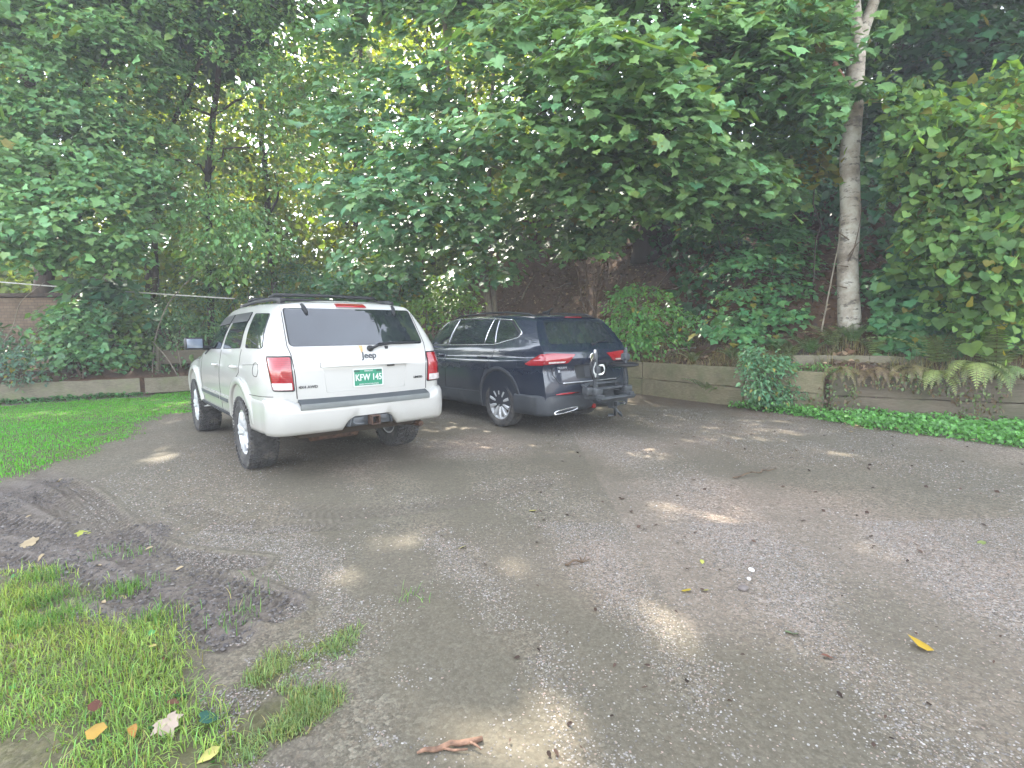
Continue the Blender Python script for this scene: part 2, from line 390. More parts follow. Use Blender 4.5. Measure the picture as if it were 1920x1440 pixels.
def ground_mat():
    m, t, b = new_mat('gravel_and_soil')
    tc = t.nodes.new('ShaderNodeTexCoord'); O = tc.outputs['Object']
    A = {k: N(t, 'ShaderNodeAttribute', attribute_name=k).outputs['Fac'] for k in ('mud', 'green', 'bank', 'litter', 'damp', 'lane')}
    def vor(scale):
        n = N(t, 'ShaderNodeTexVoronoi', Scale=scale); L(t, O, n.inputs['Vector']); return n
    v1 = vor(62); v2 = vor(135)
    s1 = t.nodes.new('ShaderNodeSeparateColor'); L(t, v1.outputs['Color'], s1.inputs[0])
    s2 = t.nodes.new('ShaderNodeSeparateColor'); L(t, v2.outputs['Color'], s2.inputs[0])
    stones = [(0, (.055, .052, .048)), (.22, (.115, .108, .100)), (.45, (.190, .178, .163)), (.62, (.255, .205, .172)), (.82, (.285, .270, .252)), (.96, (.46, .44, .41))]
    r1 = ramp(t, stones); L(t, s1.outputs[0], r1.inputs[0])
    r2 = ramp(t, stones); L(t, s2.outputs[0], r2.inputs[0])
    grav = mix(t, .5, r1.outputs[0], r2.outputs[0])
    big = noise(t, .55, 5, .6); mid = noise(t, 2.6, 6, .65)
    pk = ramp(t, [(.42, (0, 0, 0)), (.62, (1, 1, 1))]); L(t, big, pk.inputs[0])
    grav = mix(t, math_(t, 'MULTIPLY', pk.outputs[0], .6), grav, (1.15, 1.02, .95), 'MULTIPLY')
    cg = ramp(t, [(.54, (0, 0, 0)), (.68, (1, 1, 1))]); L(t, noise(t, .38, 4, .55, dist=.6), cg.inputs[0])
    grav = mix(t, math_(t, 'MULTIPLY', cg.outputs[0], .7), grav, (1.16, 1.20, 1.24), 'MULTIPLY')
    fines = ramp(t, [(.3, (.120, .110, .094)), (.7, (.185, .171, .148))]); L(t, noise(t, 45, 6, .7), fines.inputs[0])
    fm = ramp(t, [(.40, (0, 0, 0)), (.66, (1, 1, 1))]); L(t, mid, fm.inputs[0])
    fk = math_(t, 'ADD', math_(t, 'MULTIPLY', fm.outputs[0], .42), math_(t, 'ADD', math_(t, 'MULTIPLY', A['damp'], .40), math_(t, 'MULTIPLY', A['lane'], .55)), True)
    c = mix(t, math_(t, 'MULTIPLY', fk, .8), grav, fines.outputs[0])
    c = mix(t, math_(t, 'MULTIPLY', A['damp'], .9), c, (.66, .705, .655), 'MULTIPLY')
    # blackish crumbs of old leaves
    cr = ramp(t, [(.60, (0, 0, 0)), (.70, (1, 1, 1))]); L(t, noise(t, 26, 3, .6), cr.inputs[0])
    ck = math_(t, 'MULTIPLY', cr.outputs[0], math_(t, 'ADD', math_(t, 'MULTIPLY', A['litter'], .9), .05), True)
    c = mix(t, ck, c, (.055, .043, .034))
    mudc = ramp(t, [(.3, (.062, .056, .054)), (.7, (.150, .136, .128))]); L(t, noise(t, 14, 6, .7), mudc.inputs[0])
    c = mix(t, math_(t, 'MULTIPLY', A['mud'], .9), c, mudc.outputs[0])
    soilg = ramp(t, [(.3, (.05, .055, .025)), (.7, (.11, .12, .05))]); L(t, noise(t, 30, 5), soilg.inputs[0])
    c = mix(t, math_(t, 'MULTIPLY', A['green'], .75), c, soilg.outputs[0])
    lit = ramp(t, [(.25, (.045, .028, .018)), (.5, (.11, .07, .045)), (.72, (.19, .13, .085))]); L(t, noise(t, 18, 8, .75, dist=1.2), lit.inputs[0])
    lk = math_(t, 'MULTIPLY', math_(t, 'SUBTRACT', A['litter'], .45), math_(t, 'MULTIPLY', noise(t, 5, 5), 1.5), True)
    c = mix(t, lk, c, lit.outputs[0])
    bk = ramp(t, [(.25, (.045, .030, .020)), (.5, (.115, .072, .048)), (.75, (.22, .15, .10))]); L(t, noise(t, 9, 9, .8, dist=1.5), bk.inputs[0])
    c = mix(t, A['bank'], c, bk.outputs[0])
    c = mix(t, 1.0, c, (.93, .838, .735), 'MULTIPLY')
    L(t, c, b.inputs['Base Color'])
    rr = math_(t, 'SUBTRACT', .92, math_(t, 'MULTIPLY', A['mud'], .22)); L(t, rr, b.inputs['Roughness']); b.inputs['Specular IOR Level'].default_value = .3
    h = math_(t, 'ADD', math_(t, 'MULTIPLY', v1.outputs['Distance'], -.6), math_(t, 'MULTIPLY', v2.outputs['Distance'], -.3))
    h = math_(t, 'ADD', math_(t, 'MULTIPLY', h, math_(t, 'SUBTRACT', 1.0, math_(t, 'MULTIPLY', fk, .6))), math_(t, 'MULTIPLY', noise(t, 60, 5, .7), .8))
    bump(t, b, h, .45, .010)
    return m
tag(link_mesh('ground', me, ground_mat()), 'gravel parking lot rising into a wooded bank', kind='structure')

def hill(u, v, d0=8.5):
    """where a line of sight meets the bank"""
    d = ray(u, v)
    for q in np.arange(d0, 30, .05):
        p = d*(q/d.y)+Vector((0, 0, CAMH))
        if p.z < gz(p.x, p.y): return p
    return d*(20/d.y)+Vector((0, 0, CAMH))
def gz(x, y): return float(ground_z(np.array([x]), np.array([y]))[0])

# ================================================================== VEHICLES
M['white_paint'] = car_paint('white_paint', (.385, .38, .358), dust=(.21, .19, .15), dustamt=.30, zlo=.4, zhi=1.0)
M['navy_paint'] = car_paint('deep_navy_paint', (.006, .011, .024), rough=.25, dust=(.10, .105, .11), dustamt=.22, zlo=.3, zhi=1.0)
M['well'] = plain('wheel_well', (.045, .036, .028), .95, spec=.1)
M['glass'] = glass_dark('tinted_glass')
M['mirror_glass'] = glass_dark('mirror_glass', (.08, .10, .13), .03)
M['black_plastic'] = plain('black_plastic', (.011, .012, .013), .5, spec=.4)
M['grey_plastic'] = plain('grey_plastic', (.034, .037, .042), .6, spec=.35, dirt=((.09, .085, .075), .4))
M['step_grey'] = plain('step_pad_grey', (.045, .052, .056), .65, dirt=((.09, .085, .08), .4))
M['step_light'] = plain('step_edge_grey', (.13, .14, .135), .55, dirt=((.2, .19, .17), .4))
M['gap'] = plain('panel_gap', (.03, .03, .03), .9, spec=.1)
M['gap_white'] = plain('panel_gap_on_white', (.07, .066, .062), .9, spec=.1)
M['chrome'] = plain('chrome', (.75, .76, .78), .12, 1.0)
M['alloy'] = plain('alloy_wheel', (.50, .51, .52), .40, .30, dirt=((.25, .2, .15), .4), dscale=9)
M['tyre'] = plain('tyre_rubber', (.055, .053, .052), .85, spec=.3, var=.3, vscale=22, dirt=((.15, .135, .115), .7), dscale=7)
M['red_lens'] = lens_red('red_lens', (.27, .010, .016))
M['red_lens_bright'] = lens_red('bright_red_lens', (.27, .014, .016))
M['white_lens'] = plain('clear_lens', (.46, .42, .41), .15, coat=.6, var=.25, vscale=30)
M['rust'] = plain('rusty_steel', (.085, .05, .035), .85, .2, var=.6, vscale=25, bmp=.6)
M['rust_stain'] = plain('rust_stain', (.42, .27, .12), .6, var=.3, vscale=40)
M['steel_dark'] = plain('black_coated_steel', (.05, .055, .06), .5, .25, var=.3, dirt=((.15, .15, .15), .4))
M['plate_green'] = plain('plate_green', (.014, .18, .10), .4, var=.06)
M['plate_white'] = plain('plate_white', (.52, .54, .52), .4, var=.06)
M['plate_dark'] = plain('plate_dark_green', (.02, .07, .05), .4, var=.06)
M['badge'] = plain('badge_grey', (.05, .052, .055), .3, .6)
M['badge_bright'] = plain('badge_bright', (.6, .62, .64), .25, .7)
M['brake'] = plain('brake_disc', (.16, .11, .08), .6, .7, var=.4)

def split_loose(o, name):
    """every separate strip becomes a part of its own"""
    bm = bmesh.new(); bm.from_mesh(o.data); bm.verts.ensure_lookup_table(); seen = set(); par = o.parent; mats = list(o.data.materials)
    for v0 in bm.verts:
        if v0.index in seen: continue
        st = [v0]; isl = []; seen.add(v0.index)
        while st:
            v = st.pop(); isl.append(v)
            for e in v.link_edges:
                q = e.other_vert(v)
                if q.index not in seen: seen.add(q.index); st.append(q)
        ix = {v.index: i for i, v in enumerate(isl)}; fs = {f for v in isl for f in v.link_faces}
        me = bpy.data.meshes.new(name); me.from_pydata([v.co[:] for v in isl], [], [[ix[v.index] for v in f.verts] for f in fs]); link_mesh(name, me, mats, par)
    bm.free(); bpy.data.objects.remove(o)
def boolean_cut(o, cutters):
    for c in cutters:
        md = o.modifiers.new('cut', 'BOOLEAN'); md.operation = 'DIFFERENCE'; md.object = c; md.solver = 'EXACT'
    dg = bpy.context.evaluated_depsgraph_get()
    me = bpy.data.meshes.new_from_object(o.evaluated_get(dg))
    o.modifiers.clear(); old = o.data; o.data = me
    for c in cutters: bpy.data.objects.remove(c)
    return me

class Car:
    def __init__(s, name, loc, yaw, label, P):
        s.root = empty(name, loc, yaw); tag(s.root, label, 'car')
        s.P = P; s.make_shell()
    def make_shell(s):
        P = s.P; ys = np.array(P['y'], float)
        HB, J = 6, 46          # half-columns over roof / floor, rows up the side
        def I(k, y): return np.interp(y, ys, P[k])
        side_ctrl = P['side']
        # dense stations
        st = list(P['st']); dense = []
        for a, b in zip(st[:-1], st[1:]):
            n = max(1, int(math.ceil((b-a)/.07))); dense += list(np.linspace(a, b, n, endpoint=False))
        dense.append(st[-1])
        def arr(k):           # smooth interpolation of the station arrays
            v_ = np.array(P[k], float); d = np.gradient(v_, ys)
            o = []
            for y in dense:
                i = int(np.clip(np.searchsorted(ys, y)-1, 0, len(ys)-2)); h = ys[i+1]-ys[i]; t = np.clip((y-ys[i])/h, 0, 1)
                dl = (v_[i+1]-v_[i])/h
                def lim(g): return 0 if g*dl <= 0 else math.copysign(min(abs(g), 2.5*abs(dl)), dl)
                m0, m1 = lim(d[i]), lim(d[i+1])
                o.append((2*t**3-3*t*t+1)*v_[i]+(t**3-2*t*t+t)*h*m0+(-2*t**3+3*t*t)*v_[i+1]+(t**3-t*t)*h*m1)
            return np.array(o)
        W, zb, wb, zr, wr, zo = (arr(k) for k in ('W', 'zb', 'wb', 'zr', 'wr', 'zo'))
        drop = P.get('drop', .045)
        rings = []
        y0, y1 = dense[0], dense[-1]
        for i, y in enumerate(dense):
            ctrl = []
            for (fx, z, kind) in side_ctrl:
                if kind == 'l': ctrl.append((W[i]*fx, zo[i] + (zb[i]-zo[i])*z))
                elif kind == 'b': ctrl.append((wb[i], zb[i]))
                else:
                    x0, x1 = wb[i], wr[i]; z0, z1 = zb[i], zr[i]-drop
                    bul = math.sin(math.pi*fx)*P.get('gh_bulge', .015)
                    ctrl.append((x0+(x1-x0)*fx+bul, z0+(z1-z0)*z))
            side = catmull(ctrl, 8)
            d = np.r_[0, np.cumsum(np.hypot(*np.diff(side, axis=0).T))]; d /= d[-1]
            # rows are placed on fixed fractions of the control parameter
            t = np.linspace(0, len(side)-1, J+1); k = np.arange(len(side))
            sx = np.interp(t, k, side[:, 0]); sz = np.interp(t, k, side[:, 1])
            fl = np.linspace(0, 1, HB, endpoint=False)
            pts = [(sx[0]*f, sz[0]) for f in fl] + list(zip(sx, sz))
            rf = np.sin(np.linspace(1, 0, HB+1)[1:]*math.pi/2)
            pts += [(sx[-1]*f, sz[-1] + (zr[i]-sz[-1])*(1-f**2.2)) for f in rf]
            ring = []
            for (x, z) in pts:
                yy = y
                fr = max(0, 1-(y-y0)/1.3); yy += np.interp(z, P['rz'], P['ry'])*fr
                ff = max(0, 1-(y1-y)/1.0); yy += np.interp(z, P['fz'], P['fy'])*ff
                ring.append((x, yy, z))
            rings.append(ring)
        n = len(rings[0]); full = 2*n-2
        V = []
        for r_ in rings:
            V += [(-x, y, z) for x, y, z in r_]; V += [(x, y, z) for x, y, z in r_[1:-1][::-1]]
        Fs = []
        for i in range(len(rings)-1):
            for k in range(full): Fs.append((i*full+k, i*full+(k+1) % full, (i+1)*full+(k+1) % full, (i+1)*full+k))
        def cap(base, bow, sgn):
            lo, hi = HB, HB+J
            rows = []
            for j in range(lo, hi+1):
                a = base+j; b = base+full-j
                if j in (lo, hi):
                    seq = [base+(q % full) for q in (range(lo, -lo-1, -1) if j == lo else range(hi, hi+2*HB+1))]
                    rows.append(seq); continue
                xa, yy, z = V[a]; seq = [a]
                for f in np.linspace(-1, 1, 2*HB+1)[1:-1]:
                    fx = math.sin(f*math.pi/2); V.append((abs(xa)*fx, yy+sgn*bow*(1-fx*fx), z)); seq.append(len(V)-1)
                seq.append(b); rows.append(seq)
            for r0, r1 in zip(rows[:-1], rows[1:]):
                for q in range(2*HB): Fs.append((r0[q], r0[q+1], r1[q+1], r1[q]))
        cap(0, P['bow_r'], -1); cap((len(rings)-1)*full, P['bow_f'], 1)
        me = bpy.data.meshes.new('body'); me.from_pydata(V, [], Fs)
        bm = bmesh.new(); bm.from_mesh(me); bmesh.ops.recalc_face_normals(bm, faces=bm.faces); s.bvh = BVHTree.FromBMesh(bm); bm.to_mesh(me); bm.free()
        s.body = link_mesh('body', me, [P['paint'], M['well']], s.root)
        me2 = s.body.data; s.V0 = V
    # ---- projection on the shell
    def hit(s, p, n):
        n = Vector(n).normalized(); p = Vector(p)
        o = p - n*(4 + p.dot(n))
        h = s.bvh.ray_cast(o, n, 9)
        return h[0] if h[0] is not None else None
    def project(s, pts, n, off):
        out = []; n = Vector(n).normalized(); last = None
        for p in pts:
            h = s.hit(p, n)
            if h is None: h = last if last is not None else Vector(p)
            last = h
            out.append(h - n*off)
        return out
    @staticmethod
    def frame(n):
        n = Vector(n).normalized()
        if abs(n.z) > .9: return Vector((1, 0, 0)), Vector((0, 1, 0)), n
        return Vector((n.y, -n.x, 0)).normalized(), Vector((0, 0, 1)), n
    def outline(s, pts, n, r, seg=5):
        h, v, nn = s.frame(n); q = [Vector((Vector(p).dot(h), Vector(p).dot(v))) for p in pts]; out = []
        m = len(q); rr = r if isinstance(r, (list, tuple)) else [r]*m
        for i in range(m):
            a, b, c = q[i-1], q[i], q[(i+1) % m]; d0 = (a-b); d1 = (c-b)
            k = min(rr[i], d0.length*.45, d1.length*.45)
            if k < 1e-4: out.append(b); continue
            p0 = b+d0.normalized()*k; p2 = b+d1.normalized()*k
            for t in np.linspace(0, 1, seg+1): out.append(p0*(1-t)**2 + b*2*t*(1-t) + p2*t*t)
        dens = []
        for i in range(len(out)):
            a, b = out[i], out[(i+1) % len(out)]; k = max(1, int((b-a).length/.035))
            dens += [a + (b-a)*(j/k) for j in range(k)]
        return [h*p.x + v*p.y for p in dens]
    def patch(s, name, pts, n, mat, off=.003, depth=.012, r=.03, parent=None, rings=6, bulge=0.0):
        """a panel lying on the shell: outline projected along n, with a rim going into the shell"""
        o = s.outline(pts, n, r); nn = Vector(n).normalized(); m = len(o)
        c = sum(o, Vector())/m
        V = []; Fs = []
        V += s.project(o, n, off-depth)
        for k in range(rings):
            f = 1-k/rings; V += s.project([c+(p-c)*f for p in o], n, off + bulge*(1-f*f))
        V += s.project([c], n, off+bulge)
        for k in range(rings):
            for i in range(m): Fs.append((k*m+i, k*m+(i+1) % m, (k+1)*m+(i+1) % m, (k+1)*m+i))
        for i in range(m): Fs.append((rings*m+i, rings*m+(i+1) % m, (rings+1)*m))
        b = MB(); b.add(V, Fs); return b.build(name, mat, parent or s.root, auto=.9)
    def line(s, mb, pts, n, rad=.004, closed=False, off=.0, mi=0, r=.02):
        if closed: P_ = s.outline(pts, n, r); P_ = P_+[P_[0]]
        else:
            P_ = []
            for a, b in zip(pts[:-1], pts[1:]):
                a = Vector(a); b = Vector(b); k = max(1, int((b-a).length/.05)); P_ += [a+(b-a)*(j/k) for j in range(k)]
            P_.append(Vector(pts[-1]))
        mb.tube(s.project(P_, n, off), rad, 6, mi); return mb
    def text(s, name, txt, p, n, size, mat, off=.003, parent=None, extr=.002, sx=1.0, shear=0.0, bold=0.0):
        cu = bpy.data.curves.new(name, 'FONT'); cu.body = txt; cu.size = size; cu.align_x = 'CENTER'; cu.align_y = 'CENTER'
        cu.extrude = extr; cu.shear = shear; cu.offset = bold; cu.resolution_u = 4
        to = bpy.data.objects.new(name, cu); COL.objects.link(to)
        dg = bpy.context.evaluated_depsgraph_get(); me = bpy.data.meshes.new_from_object(to.evaluated_get(dg)); bpy.data.objects.remove(to)
        h, v, nn = s.frame(n); pp = Vector(p)
        q = s.hit(pp, nn) if s.bvh else pp
        q = q if q is not None else pp
        # lean with the surface
        q2 = s.hit(pp+v*.02, nn); up = (q2-q).normalized() if q2 is not None else v
        q3 = s.hit(pp+h*.02, nn); hh = (q3-q).normalized() if q3 is not None else h
        out = hh.cross(up).normalized()
        for vt in me.vertices:
            c = vt.co; vt.co = q + hh*c.x*sx + up*c.y + out*(c.z+off)
        me.update(); return link_mesh(name, me, mat, parent or s.root, smooth=False)
    def cut_arches(s, arches, rad, depth=.30, half=None):
        cs = []
        for (y, z, rr) in arches:
            for sg in (-1, 1):
                mb = MB(); n = 48
                mb.lathe([(sg*(half-depth), rr), (sg*(half+.3), rr)], n)
                mb.f += [tuple(range(n)), tuple(range(n, 2*n))]; mb.m += [0, 0]
                o = mb.build('cutter', [s.P['paint'], M['well']], None, smooth=False)
                for v_ in o.data.vertices: v_.co += Vector((0, y, z))
                for p in o.data.polygons: p.material_index = 1
                cs.append(o)
        me = boolean_cut(s.body, cs)
        bm = bmesh.new(); bm.from_mesh(me)
        for e in bm.edges:
            if len(e.link_faces) == 2 and (e.calc_face_angle(0) > .7): e.smooth = False
        bm.to_mesh(me); bm.free()
        me.polygons.foreach_set('use_smooth', np.ones(len(me.polygons), bool))
    def arch_band(s, name, y, z, r0, r1, a0, a1, mat, prot=.03, parent=None, flat=None):
        """a lip sweeping over a wheel opening, both sides"""
        for sg in (-1, 1):
            V = []; prof = [(r0, -.06), (r0, .6), (r0+(r1-r0)*.12, .95), (r0+(r1-r0)*.5, 1.0), (r0+(r1-r0)*.8, .75), (r1, -.15)]
            st = np.linspace(a0, a1, 40)
            for a in st:
                for (rr, pr) in prof:
                    p = Vector((-1, y+rr*math.cos(a), z+rr*math.sin(a)))
                    q = s.hit(Vector((-1, y+max(rr, r0+.01)*math.cos(a), z+max(rr, r0+.01)*math.sin(a))), (1, 0, 0))
                    x = q.x if q is not None else -.88
                    if flat: x = -abs(flat) if abs(x) < abs(flat)-.12 else x
                    V.append((x - prot*pr if pr >= 0 else x+.05, p.y, p.z))
            k = len(prof); Fs = [(i*k+j, i*k+j+1, (i+1)*k+j+1, (i+1)*k+j) for i in range(len(st)-1) for j in range(k-1)]
            Fs += [tuple(range(k)), tuple((len(st)-1)*k+j for j in range(k))]
            b = MB(); b.add([(-sg*x if sg == 1 else x, yy, zz) for x, yy, zz in V], Fs); b.build(name, mat, parent or s.root, auto=1.0)

def make_wheel(car, loc, side, Rt, wd, Rr, style, blocks):
    """side -1 = left (outer face to -x)"""
    h = wd/2
    w_ = MB()                                     # hub with brake disc
    w_.lathe([(-.03, .001), (-.03, Rr*.72), (.0, Rr*.72), (0, .06), (.10, .06), (.10, .001)], 28)
    hub = w_.build('wheel', M['brake'], car.root, auto=.7)
    hub.location = loc; hub.rotation_euler = (0, 0, 0 if side < 0 else math.pi)
    t = MB()
    Rs = Rt - .012
    prof = [(h*.80, Rr-.005), (h*.93, Rr+.012), (h*1.0, Rr+(Rs-Rr)*.5), (h*.97, Rr+(Rs-Rr)*.78), (h*.86, Rs-.004), (h*.6, Rs), (0, Rs+.002), (-h*.6, Rs), (-h*.86, Rs-.004), (-h*.97, Rr+(Rs-Rr)*.78), (-h*1.0, Rr+(Rs-Rr)*.5), (-h*.93, Rr+.012), (-h*.80, Rr-.005), (-h*.5, Rr-.012), (h*.5, Rr-.012)]
    t.lathe(prof, 64, closed=True)
    for rr in (.35, .62):                         # sidewall rings
        q = Rr+(Rs-Rr)*rr
        t.lathe([(-h*1.0, q-.004), (-h*1.0-.003, q), (-h*1.0, q+.004)], 64)
    nrow, ncirc, dep = blocks
    for r_ in range(nrow):
        x = (-1+2*(r_+.5)/nrow)*h*.84; bw = 2*h*.84/nrow*.80
        for k in range(ncirc):
            a = 2*math.pi*(k+(.5 if r_ % 2 else 0))/ncirc; bl = 2*math.pi*Rt/ncirc*.72
            edge = r_ in (0, nrow-1)
            rr = Rs-.003+dep/2-(.004 if edge else 0)
            rot = Matrix.Rotation(a, 3, 'X') @ Matrix.Rotation((.35 if r_ % 2 else -.35)*(0 if edge else 1), 3, 'Z')
            c = Matrix.Rotation(a, 3, 'X') @ Vector((x, 0, rr))
            sx, sy, sz = bw/2*(1.25 if edge else 1), bl/2, dep/2+.004
            V = [rot @ Vector((i*sx*(1 if k_ < 0 else .86), j*sy*(1 if k_ < 0 else .86), k_*sz)) + c for k_ in (-1, 1) for j in (-1, 1) for i in (-1, 1)]
            t.add(V, [(4, 5, 7, 6), (0, 4, 6, 2), (1, 3, 7, 5), (0, 1, 5, 4), (2, 6, 7, 3)])
        if edge and r_ == 0 and blocks[2] > .008:
            pass
    if dep > .008:                                # shoulder lugs of the all-terrain tyre
        for k in range(ncirc):
            a = 2*math.pi*(k+.25)/ncirc
            for sg in (-1, 1):
                rot = Matrix.Rotation(a, 3, 'X'); c = rot @ Vector((sg*h*.965, 0, Rs-.018))
                t.box(c, (.02, 2*math.pi*Rt/ncirc*.5, .035), rot)
    t.build('tyre', M['tyre'], hub, auto=.6)
    r = MB()
    r.lathe([(h*.82, Rr+.004), (h*.82, Rr-.02), (-h*.55, Rr-.035), (-h*.80, Rr-.018), (-h*.86, Rr-.004), (-h*.86, Rr+.006)], 64)
    xf = -h*.62
    r.lathe([(xf-.02, .001), (xf-.02, .05), (xf, .062), (xf+.05, .07)], 24)
    for k in range(style['n']):
        base = 2*math.pi*k/style['n'] + style.get('ph', 0)
        for da in style['pair']:
            a0 = base+da*.55; a1 = base+da
            w0, w1 = style['w']; m = 7; V = []
            for i in range(m):
                f = i/(m-1); rad = .04+(Rr-.055)*f; ang = a0+(a1-a0)*f; ww = w0+(w1-w0)*f
                xx = xf - .012 - .03*math.sin(f*math.pi)*.4 - (h*.18)*f
                d = Vector((0, math.cos(ang), math.sin(ang))); e = Vector((0, -math.sin(ang), math.cos(ang)))
                for (dx, dw) in ((.045, .5), (0.006, .5), (-.006, .28), (-.006, -.28), (.006, -.5), (.045, -.5)):
                    V.append(d*rad + e*ww*dw + Vector((xx+dx, 0, 0)))
            Fs = [(i*6+j, i*6+(j+1) % 6, (i+1)*6+(j+1) % 6, (i+1)*6+j) for i in range(m-1) for j in range(6)]
            r.add(V, Fs)
    for k in range(5):
        a = 2*math.pi*k/5; r.lathe([(xf-.028, .001), (xf-.028, .009), (xf, .011)], 8, c=(0, .038*math.cos(a), .038*math.sin(a)))
    r.build('rim', M['alloy'], hub, auto=.7)
    return hub

# ------------------------------------------------------------------ white SUV
SIDE_CTRL = [(.80, .0, 'l'), (.955, .03, 'l'), (.985, .22, 'l'), (1.0, .50, 'l'), (.995, .72, 'l'), (.975, .90, 'l'), (0, 0, 'b'), (.30, .40, 'g'), (.66, .76, 'g'), (.86, .95, 'g'), (1.0, 1.0, 'g')]
JX, JY, JYAW = -2.0687, 5.784, 0.69723
JP = dict(paint=M['white_paint'], side=SIDE_CTRL,
    y=[-.97, -.94, -.88, -.78, -.5, 0, .8, 1.30, 1.62, 2.25, 2.45, 3.0, 3.45, 3.66],
    W=[.79, .835, .872, .902, .925, .93, .925, .925, .925, .925, .92, .92, .885, .80],
    zb=[1.235, 1.235, 1.235, 1.234, 1.232, 1.225, 1.20, 1.19, 1.185, 1.14, 1.10, 1.05, .97, .88],
    wb=[.785, .825, .852, .872, .885, .89, .89, .885, .88, .87, .86, .83, .79, .70],
    zr=[1.715, 1.717, 1.72, 1.725, 1.735, 1.745, 1.745, 1.72, 1.66, 1.22, 1.17, 1.13, 1.05, .94],
    wr=[.628, .64, .65, .656, .665, .67, .67, .66, .65, .70, .72, .70, .66, .58],
    zo=[.50, .495, .49, .48, .46, .45, .45, .45, .45, .45, .45, .45, .48, .50], drop=.05, gh_bulge=.02,
    st=[-.97, -.955, -.93, -.90, -.86, -.80, -.70, -.5, 0, .8, 1.3, 1.62, 2.25, 2.45, 3.0, 3.45, 3.6, 3.66],
    rz=[.4, .78, 1.08, 1.20, 1.27, 1.62, 1.68, 1.74], ry=[.03, .0, .0, .03, .075, .31, .36, .45],
    fz=[.4, .6, .9, 1.2], fy=[-.03, 0, -.03, -.12], bow_r=.05, bow_f=.10)
# narrower rounded rear corner
jeep = Car('white_car', (JX, JY, 0), JYAW, 'dirty white boxy SUV with a green licence plate, parked on the gravel', JP)
s = jeep
WR = .385
s.cut_arches([(0, .43, .455), (2.78, .43, .455)], .455, depth=.34, half=.93)
LN, BN = (1, 0, 0), (0, 1, 0)
def mirror_obj(o, name=None):
    c = o.copy(); c.data = o.data.copy(); COL.objects.link(c); c.name = name or o.name.split('.')[0]
    c.data.transform(Matrix.Scale(-1, 4, (1, 0, 0))); c.data.flip_normals(); c.parent = o.parent; return c
# side glass
wins = [[(-.8, -.565, 1.585), (-.9, -.735, 1.255), (-.9, -.15, 1.25), (-.8, -.075, 1.60)],
        [(-.8, .045, 1.605), (-.9, .03, 1.245), (-.9, .90, 1.222), (-.8, .70, 1.60)],
        [(-.8, .80, 1.60), (-.9, 1.01, 1.218), (-.9, 1.93, 1.20), (-.8, 1.42, 1.575)]]
for i, w3 in enumerate(wins):
    fr = s.patch('window', w3, LN, M['gap'], off=.002, depth=.02, r=.05)
    cen = sum((Vector(p) for p in w3), Vector())/4
    gl = s.patch('pane', [cen+(Vector(p)-cen)*.955 for p in w3], LN, M['glass'], off=.005, depth=.01, r=.045, parent=fr)
    mf = mirror_obj(fr); mg = mirror_obj(gl); mg.parent = mf
for w3 in (wins[1], wins[2]):                                      # smoked rain deflectors over the door glass
    a, b, c_, d = [Vector(p) for p in w3]
    top = [a+Vector((0, -.02, .012)), a+(b-a)*.23+Vector((0, -.02, 0)), d+(c_-d)*.23+Vector((0, .03, 0)), d+Vector((0, .02, .012))]
    o = s.patch('rain_deflector', top, LN, M['black_plastic'], off=.014, depth=.012, r=.02, bulge=.004); mirror_obj(o)
# rear glass and surround
rw = [(-.660, -.65, 1.632), (-.690, -.85, 1.272), (.690, -.85, 1.272), (.660, -.65, 1.632)]
rg = s.patch('rear_window', rw, BN, M['gap'], off=.001, depth=.012, r=[.03, .05, .05, .03])
s.patch('pane', [(x*.985, y, z*.99+.0145) for x, y, z in rw], BN, M['glass'], off=.004, depth=.01, r=.04, parent=rg, rings=10)
# tailgate gap lines, bumper line, door gaps, fuel door
g_ = MB()
for sx in (-1, 1):
    s.line(g_, [(sx*.665, 0, .80), (sx*.672, 0, 1.0), (sx*.690, 0, 1.2), (sx*.705, 0, 1.28), (sx*.672, 0, 1.64), (sx*.650, 0, 1.695)], BN, .0045)
s.line(g_, [(-.645, 0, 1.688), (0, 0, 1.70), (.645, 0, 1.688)], BN, .004)
gl_ = MB()
def both_lines(pts, r=.0042, closed=False):
    s.line(g_, pts, LN, r, closed)
    k = len(g_.v)
    tmp = MB(); s.line(tmp, pts, LN, r, closed); g_.add([(-x, y, z) for x, y, z in tmp.v], tmp.f)
both_lines([(-1, -.02, 1.235), (-1, .0, 1.0), (-1, .30, .86), (-1, .47, .70)])
both_lines([(-1, .965, 1.21), (-1, .985, .9), (-1, 1.0, .50)])
both_lines([(-1, 2.12, 1.13), (-1, 2.16, .9), (-1, 2.14, .50)])
both_lines([(-1, -.15, 1.085), (-1, -.9, 1.12)], .0025)
s.line(g_, [(-1, -.66, 1.125), (-1, -.55, 1.12), (-1, -.52, 1.06), (-1, -.55, 1.0), (-1, -.66, .995), (-1, -.69, 1.06)], LN, .0035, True, r=.03)
both_lines([(-1, -.40, .812), (-1, -.92, .828)], .0035)
split_loose(g_.build('panel_gap', M['gap_white'], s.root), 'panel_gap')
o = MB(); 
